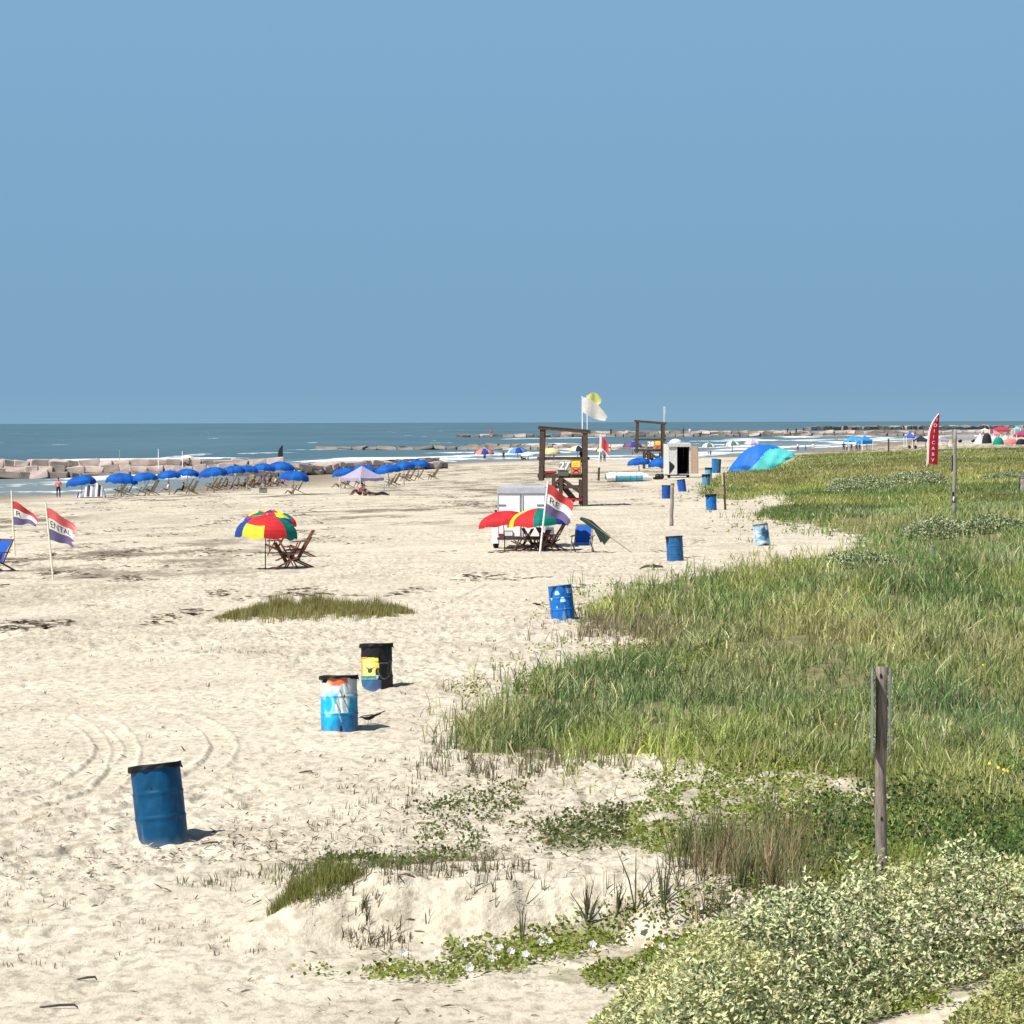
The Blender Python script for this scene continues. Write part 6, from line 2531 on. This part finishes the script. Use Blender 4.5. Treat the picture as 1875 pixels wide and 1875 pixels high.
# ================================================================== GROYNES
rock_m = mat('granite', (0.49, 0.395, 0.345), .85, .30, 1.2, .6, 3.0)
rock_d = mat('wet_granite', (0.235, 0.195, 0.165), .7, .35, 1.2, .6, 3.0)


def rock_mesh(seed, m):
    """an angular quarried block: hull of a jittered, chipped box, bevelled"""
    import bmesh
    r_ = random.Random(seed)
    bm = bmesh.new()
    for x in (-.5, .5):
        for y in (-.5, .5):
            for z in (-.5, .5):
                for q in range(2):
                    bm.verts.new((x * r_.uniform(.72, 1.05), y * r_.uniform(.72, 1.05), z * r_.uniform(.70, 1.05)))
    for q in range(5):
        bm.verts.new((r_.uniform(-.56, .56), r_.uniform(-.56, .56), r_.choice((-.55, .55))))
    res = bmesh.ops.convex_hull(bm, input=bm.verts)
    bmesh.ops.delete(bm, geom=[e for e in res['geom_interior'] if isinstance(e, bmesh.types.BMVert)], context='VERTS')
    bmesh.ops.dissolve_limit(bm, angle_limit=.22, verts=bm.verts, edges=bm.edges)
    bmesh.ops.bevel(bm, geom=list(bm.edges), offset=.035, segments=1, affect='EDGES')
    me = bpy.data.meshes.new('rock')
    bm.to_mesh(me)
    bm.free()
    me.materials.append(m)
    return me


ROCKS = [rock_mesh(i, rock_m) for i in range(12)]
ROCKD = [rock_mesh(i, rock_d) for i in range(10, 14)]


def groyne(p0, p1, rows, bw, bh, label, topz, limit=100, step=.93, seed=1, dark=.25):
    """a wall of stone blocks from p0 to p1 (x, y, base z)"""
    r_ = random.Random(seed)
    a, b_ = Vector(p0), Vector(p1)
    d = b_ - a
    L = d.length
    root = thing('rock_groyne', label, 'groyne', (a.x, a.y, 0))
    ang = math.atan2(d.y, d.x)
    cnt = 0
    for rw in range(rows):
        x = r_.uniform(0, bw * .6)
        while x < L and cnt < limit:
            w_ = bw * r_.uniform(.65, 1.35)
            p = a + d * ((x + w_ / 2) / L)
            me = r_.choice(ROCKD if (rw == 0 and r_.random() < .7) or r_.random() < dark else ROCKS)
            o = obj('rock', me, root)
            # lower rows stand further out towards the camera
            o.location = (p.x - a.x + r_.uniform(-.1, .1), p.y - a.y - (rows - 1 - rw) * bh * .55, p.z + bh * (rw + .42) * .92 + r_.uniform(-.08, .08))
            o.scale = (w_ * 1.06, bw * .8, bh * r_.uniform(.90, 1.45))
            o.rotation_euler = (r_.uniform(-.18, .18), r_.uniform(-.13, .13), ang + r_.uniform(-.3, .3))
            x += w_ * step
            cnt += 1
    # rubble core behind the facing blocks
    b = MB()
    hh = topz
    h0 = bh * rows * .80
    n = 40
    b.grid(lambda u, v: Vector((d.x * u, d.y * u + bw * .2 + bw * 1.6 * v, a.z + d.z * u + h0 * (1 - .15 * v) + .25 * float(vn(np.array([u * 60]), np.array([v * 5]), seed)[0]))), n, 4)
    b.grid(lambda u, v: Vector((d.x * u, d.y * u + bw * .2, a.z + d.z * u - .5 + (h0 + .5) * v)), n, 2)
    b.build('core', rock_m if dark < .5 else rock_d, root)
    return root


def sea_pt(px_, py_):
    d = ray(px_, py_)
    t = (SEA - CAM_H) / d[2]
    return Vector((d[0] * t, d[1] * t, SEA))


# first groyne: left, meets the beach near x=800
A = sea_pt(-40, 877)
B, _ = gnd(420, 866)
B = Vector((B.x, A.y + 12, SEA + .0))
groyne(A, Vector((-26.5, A.y + 10, SEA)), 3, 1.9, .72, 'pinkish granite groyne at the left, behind the leftmost blue umbrellas', 2, 70, seed=3)
groyne(Vector((-26.5, A.y + 10, SEA + .0)), Vector((-9.0, A.y + 45, SEA + .62)), 2, 2.3, .62, 'low landward end of the near granite groyne, behind the right blue umbrellas', 1, 30, seed=5, dark=.1)
# second groyne
A = sea_pt(575, 824)
B = sea_pt(1150, 829)
groyne(A, Vector((A.x + 34, A.y, SEA)), 1, 3.6, .65, 'long low dark groyne rising from the surf behind the white foam', 1, 40, seed=8, dark=1)
groyne(Vector((A.x + 34, A.y, SEA)), Vector((A.x + 78, A.y - 20, SEA)), 2, 2.6, .62, 'blocky groyne behind the lifeguard tower and surf umbrellas', 1, 60, seed=9, dark=.75)
# third groyne
A = sea_pt(835, 801)
groyne(A, Vector((A.x + 45, A.y + 10, SEA)), 1, 4.5, 1.1, 'outer tip of the far groyne on the open sea', 1, 20, seed=12, dark=.6)
groyne(Vector((A.x + 42, A.y + 10, SEA)), Vector((A.x + 240, A.y + 30, SEA)), 2, 4.2, 1.15, 'long far groyne of pink and grey blocks across the picture', 1, 100, seed=13, dark=.25)
# fourth, farthest
A = sea_pt(1470, 788)
groyne(A, Vector((A.x + 420, A.y + 500, SEA)), 1, 9, 2.4, 'most distant groyne near the horizon on the right', 1, 60, seed=17, dark=.1)

# people on the far groyne
for i, (x_, y_, l_) in enumerate([(1118, 799, 'pair left'), (1262, 801, 'white'), (1250, 801, 'beside white'), (1456, 803, 'far'), (1440, 803, 'x'), (900, 801, 'red')]):
    d = ray(x_, y_)
    t = 1085 / d[1]
    cc = [(0.03, 0.03, 0.04), (0.8, 0.8, 0.78), (0.05, 0.05, 0.06), (0.05, 0.04, 0.04), (0.06, 0.05, 0.05), (0.6, 0.1, 0.1)][i]
    lb = ['dark figure on the far groyne right of the warning flag', 'figure in white on the far groyne above the open trailer', 'dark figure on the far groyne left of the one in white',
          'dark figure on the far groyne above the blue shelter, right one', 'dark figure on the far groyne above the blue shelter, left one', 'figure in red near the tip of the far groyne'][i]
    person(0, 0, 14, 'stand', cc, cc, lb, loc=(d[0] * t, d[1] * t - 4, SEA + 1.6))
# people on the near groyne
nd = ray(345, 850)
tt = 368 / nd[1]
person(0, 0, 15, 'ground', (0.05, 0.05, 0.08), (0.05, 0.05, 0.06), 'dark figure sitting below the white umbrella on the near groyne', loc=(nd[0] * tt, nd[1] * tt, SEA + 1.3), rz=R(-60))

# thin rods standing on the near groyne
for i, (x_, y0_, y1_) in enumerate([(219, 824, 846), (290, 822, 846), (334, 826, 842)]):
    d = ray(x_, y1_)
    t = 366 / d[1]
    z = CAM_H + d[2] * t
    b = MB()
    b.tube([(0, 0, -.8), (0, 0, (y1_ - y0_) * t / F)], [.045, .03], 6)
    o = b.build('fishing_rod' if i < 2 else 'marker_pole', M((0.8, 0.82, 0.8) if i else (0.25, 0.35, 0.25)))
    o.location = (d[0] * t, d[1] * t, z)
    tag(o, ['thin green rod standing on the near groyne', 'thin pale rod on the near groyne right of the green one', 'thick white marker pole beside the white umbrella on the groyne'][i], 'rod' if i < 2 else 'pole')

# a vehicle on the far beach
def suv():
    c, ppm = gnd(1770, 810)
    k = 1 / ppm
    root = thing('parked_car', 'grey sport utility vehicle parked on the far beach right of the split post', 'car', c)
    L, H, W = 38 * k, 15 * k, 1.9
    b = MB()
    prof = [(-.5, .22), (-.5, .6), (-.44, .98), (.30, 1.0), (.38, .64), (.5, .58), (.5, .22)]
    n = len(prof)
    b.add([(x * L, s * W / 2 * (1 if z < .65 else .86), z * H) for s in (-1, 1) for x, z in prof],
          [tuple(range(n)), tuple(range(n, 2 * n))[::-1]] + [(i, i + n, (i + 1) % n + n, (i + 1) % n) for i in range(n)])
    b.build('body', M((0.33, 0.34, 0.36), .3, spec=.6), root)
    for (x0, x1) in ((-.42, -.08), (-.03, .31)):
        g = MB()
        g.add([(x0 * L, -W / 2 * .94, H * .64), (x1 * L, -W / 2 * .94, H * .64), ((x1 - .03) * L, -W / 2 * .84 - .03, H * .93), ((x0 + .02) * L, -W / 2 * .84 - .03, H * .93)], [(0, 1, 2, 3)])
        g.build('window', M((0.012, 0.014, 0.018), .15, spec=.6), root)
    for x in (-.32, .32):
        for s in (-1, 1):
            w_ = MB()
            w_.tube([(x * L, s * W / 2 - .1, .36), (x * L, s * W / 2 + .06, .36)], .38, 18)
            w_.build('wheel', M((0.012, 0.012, 0.012)), root)


suv()
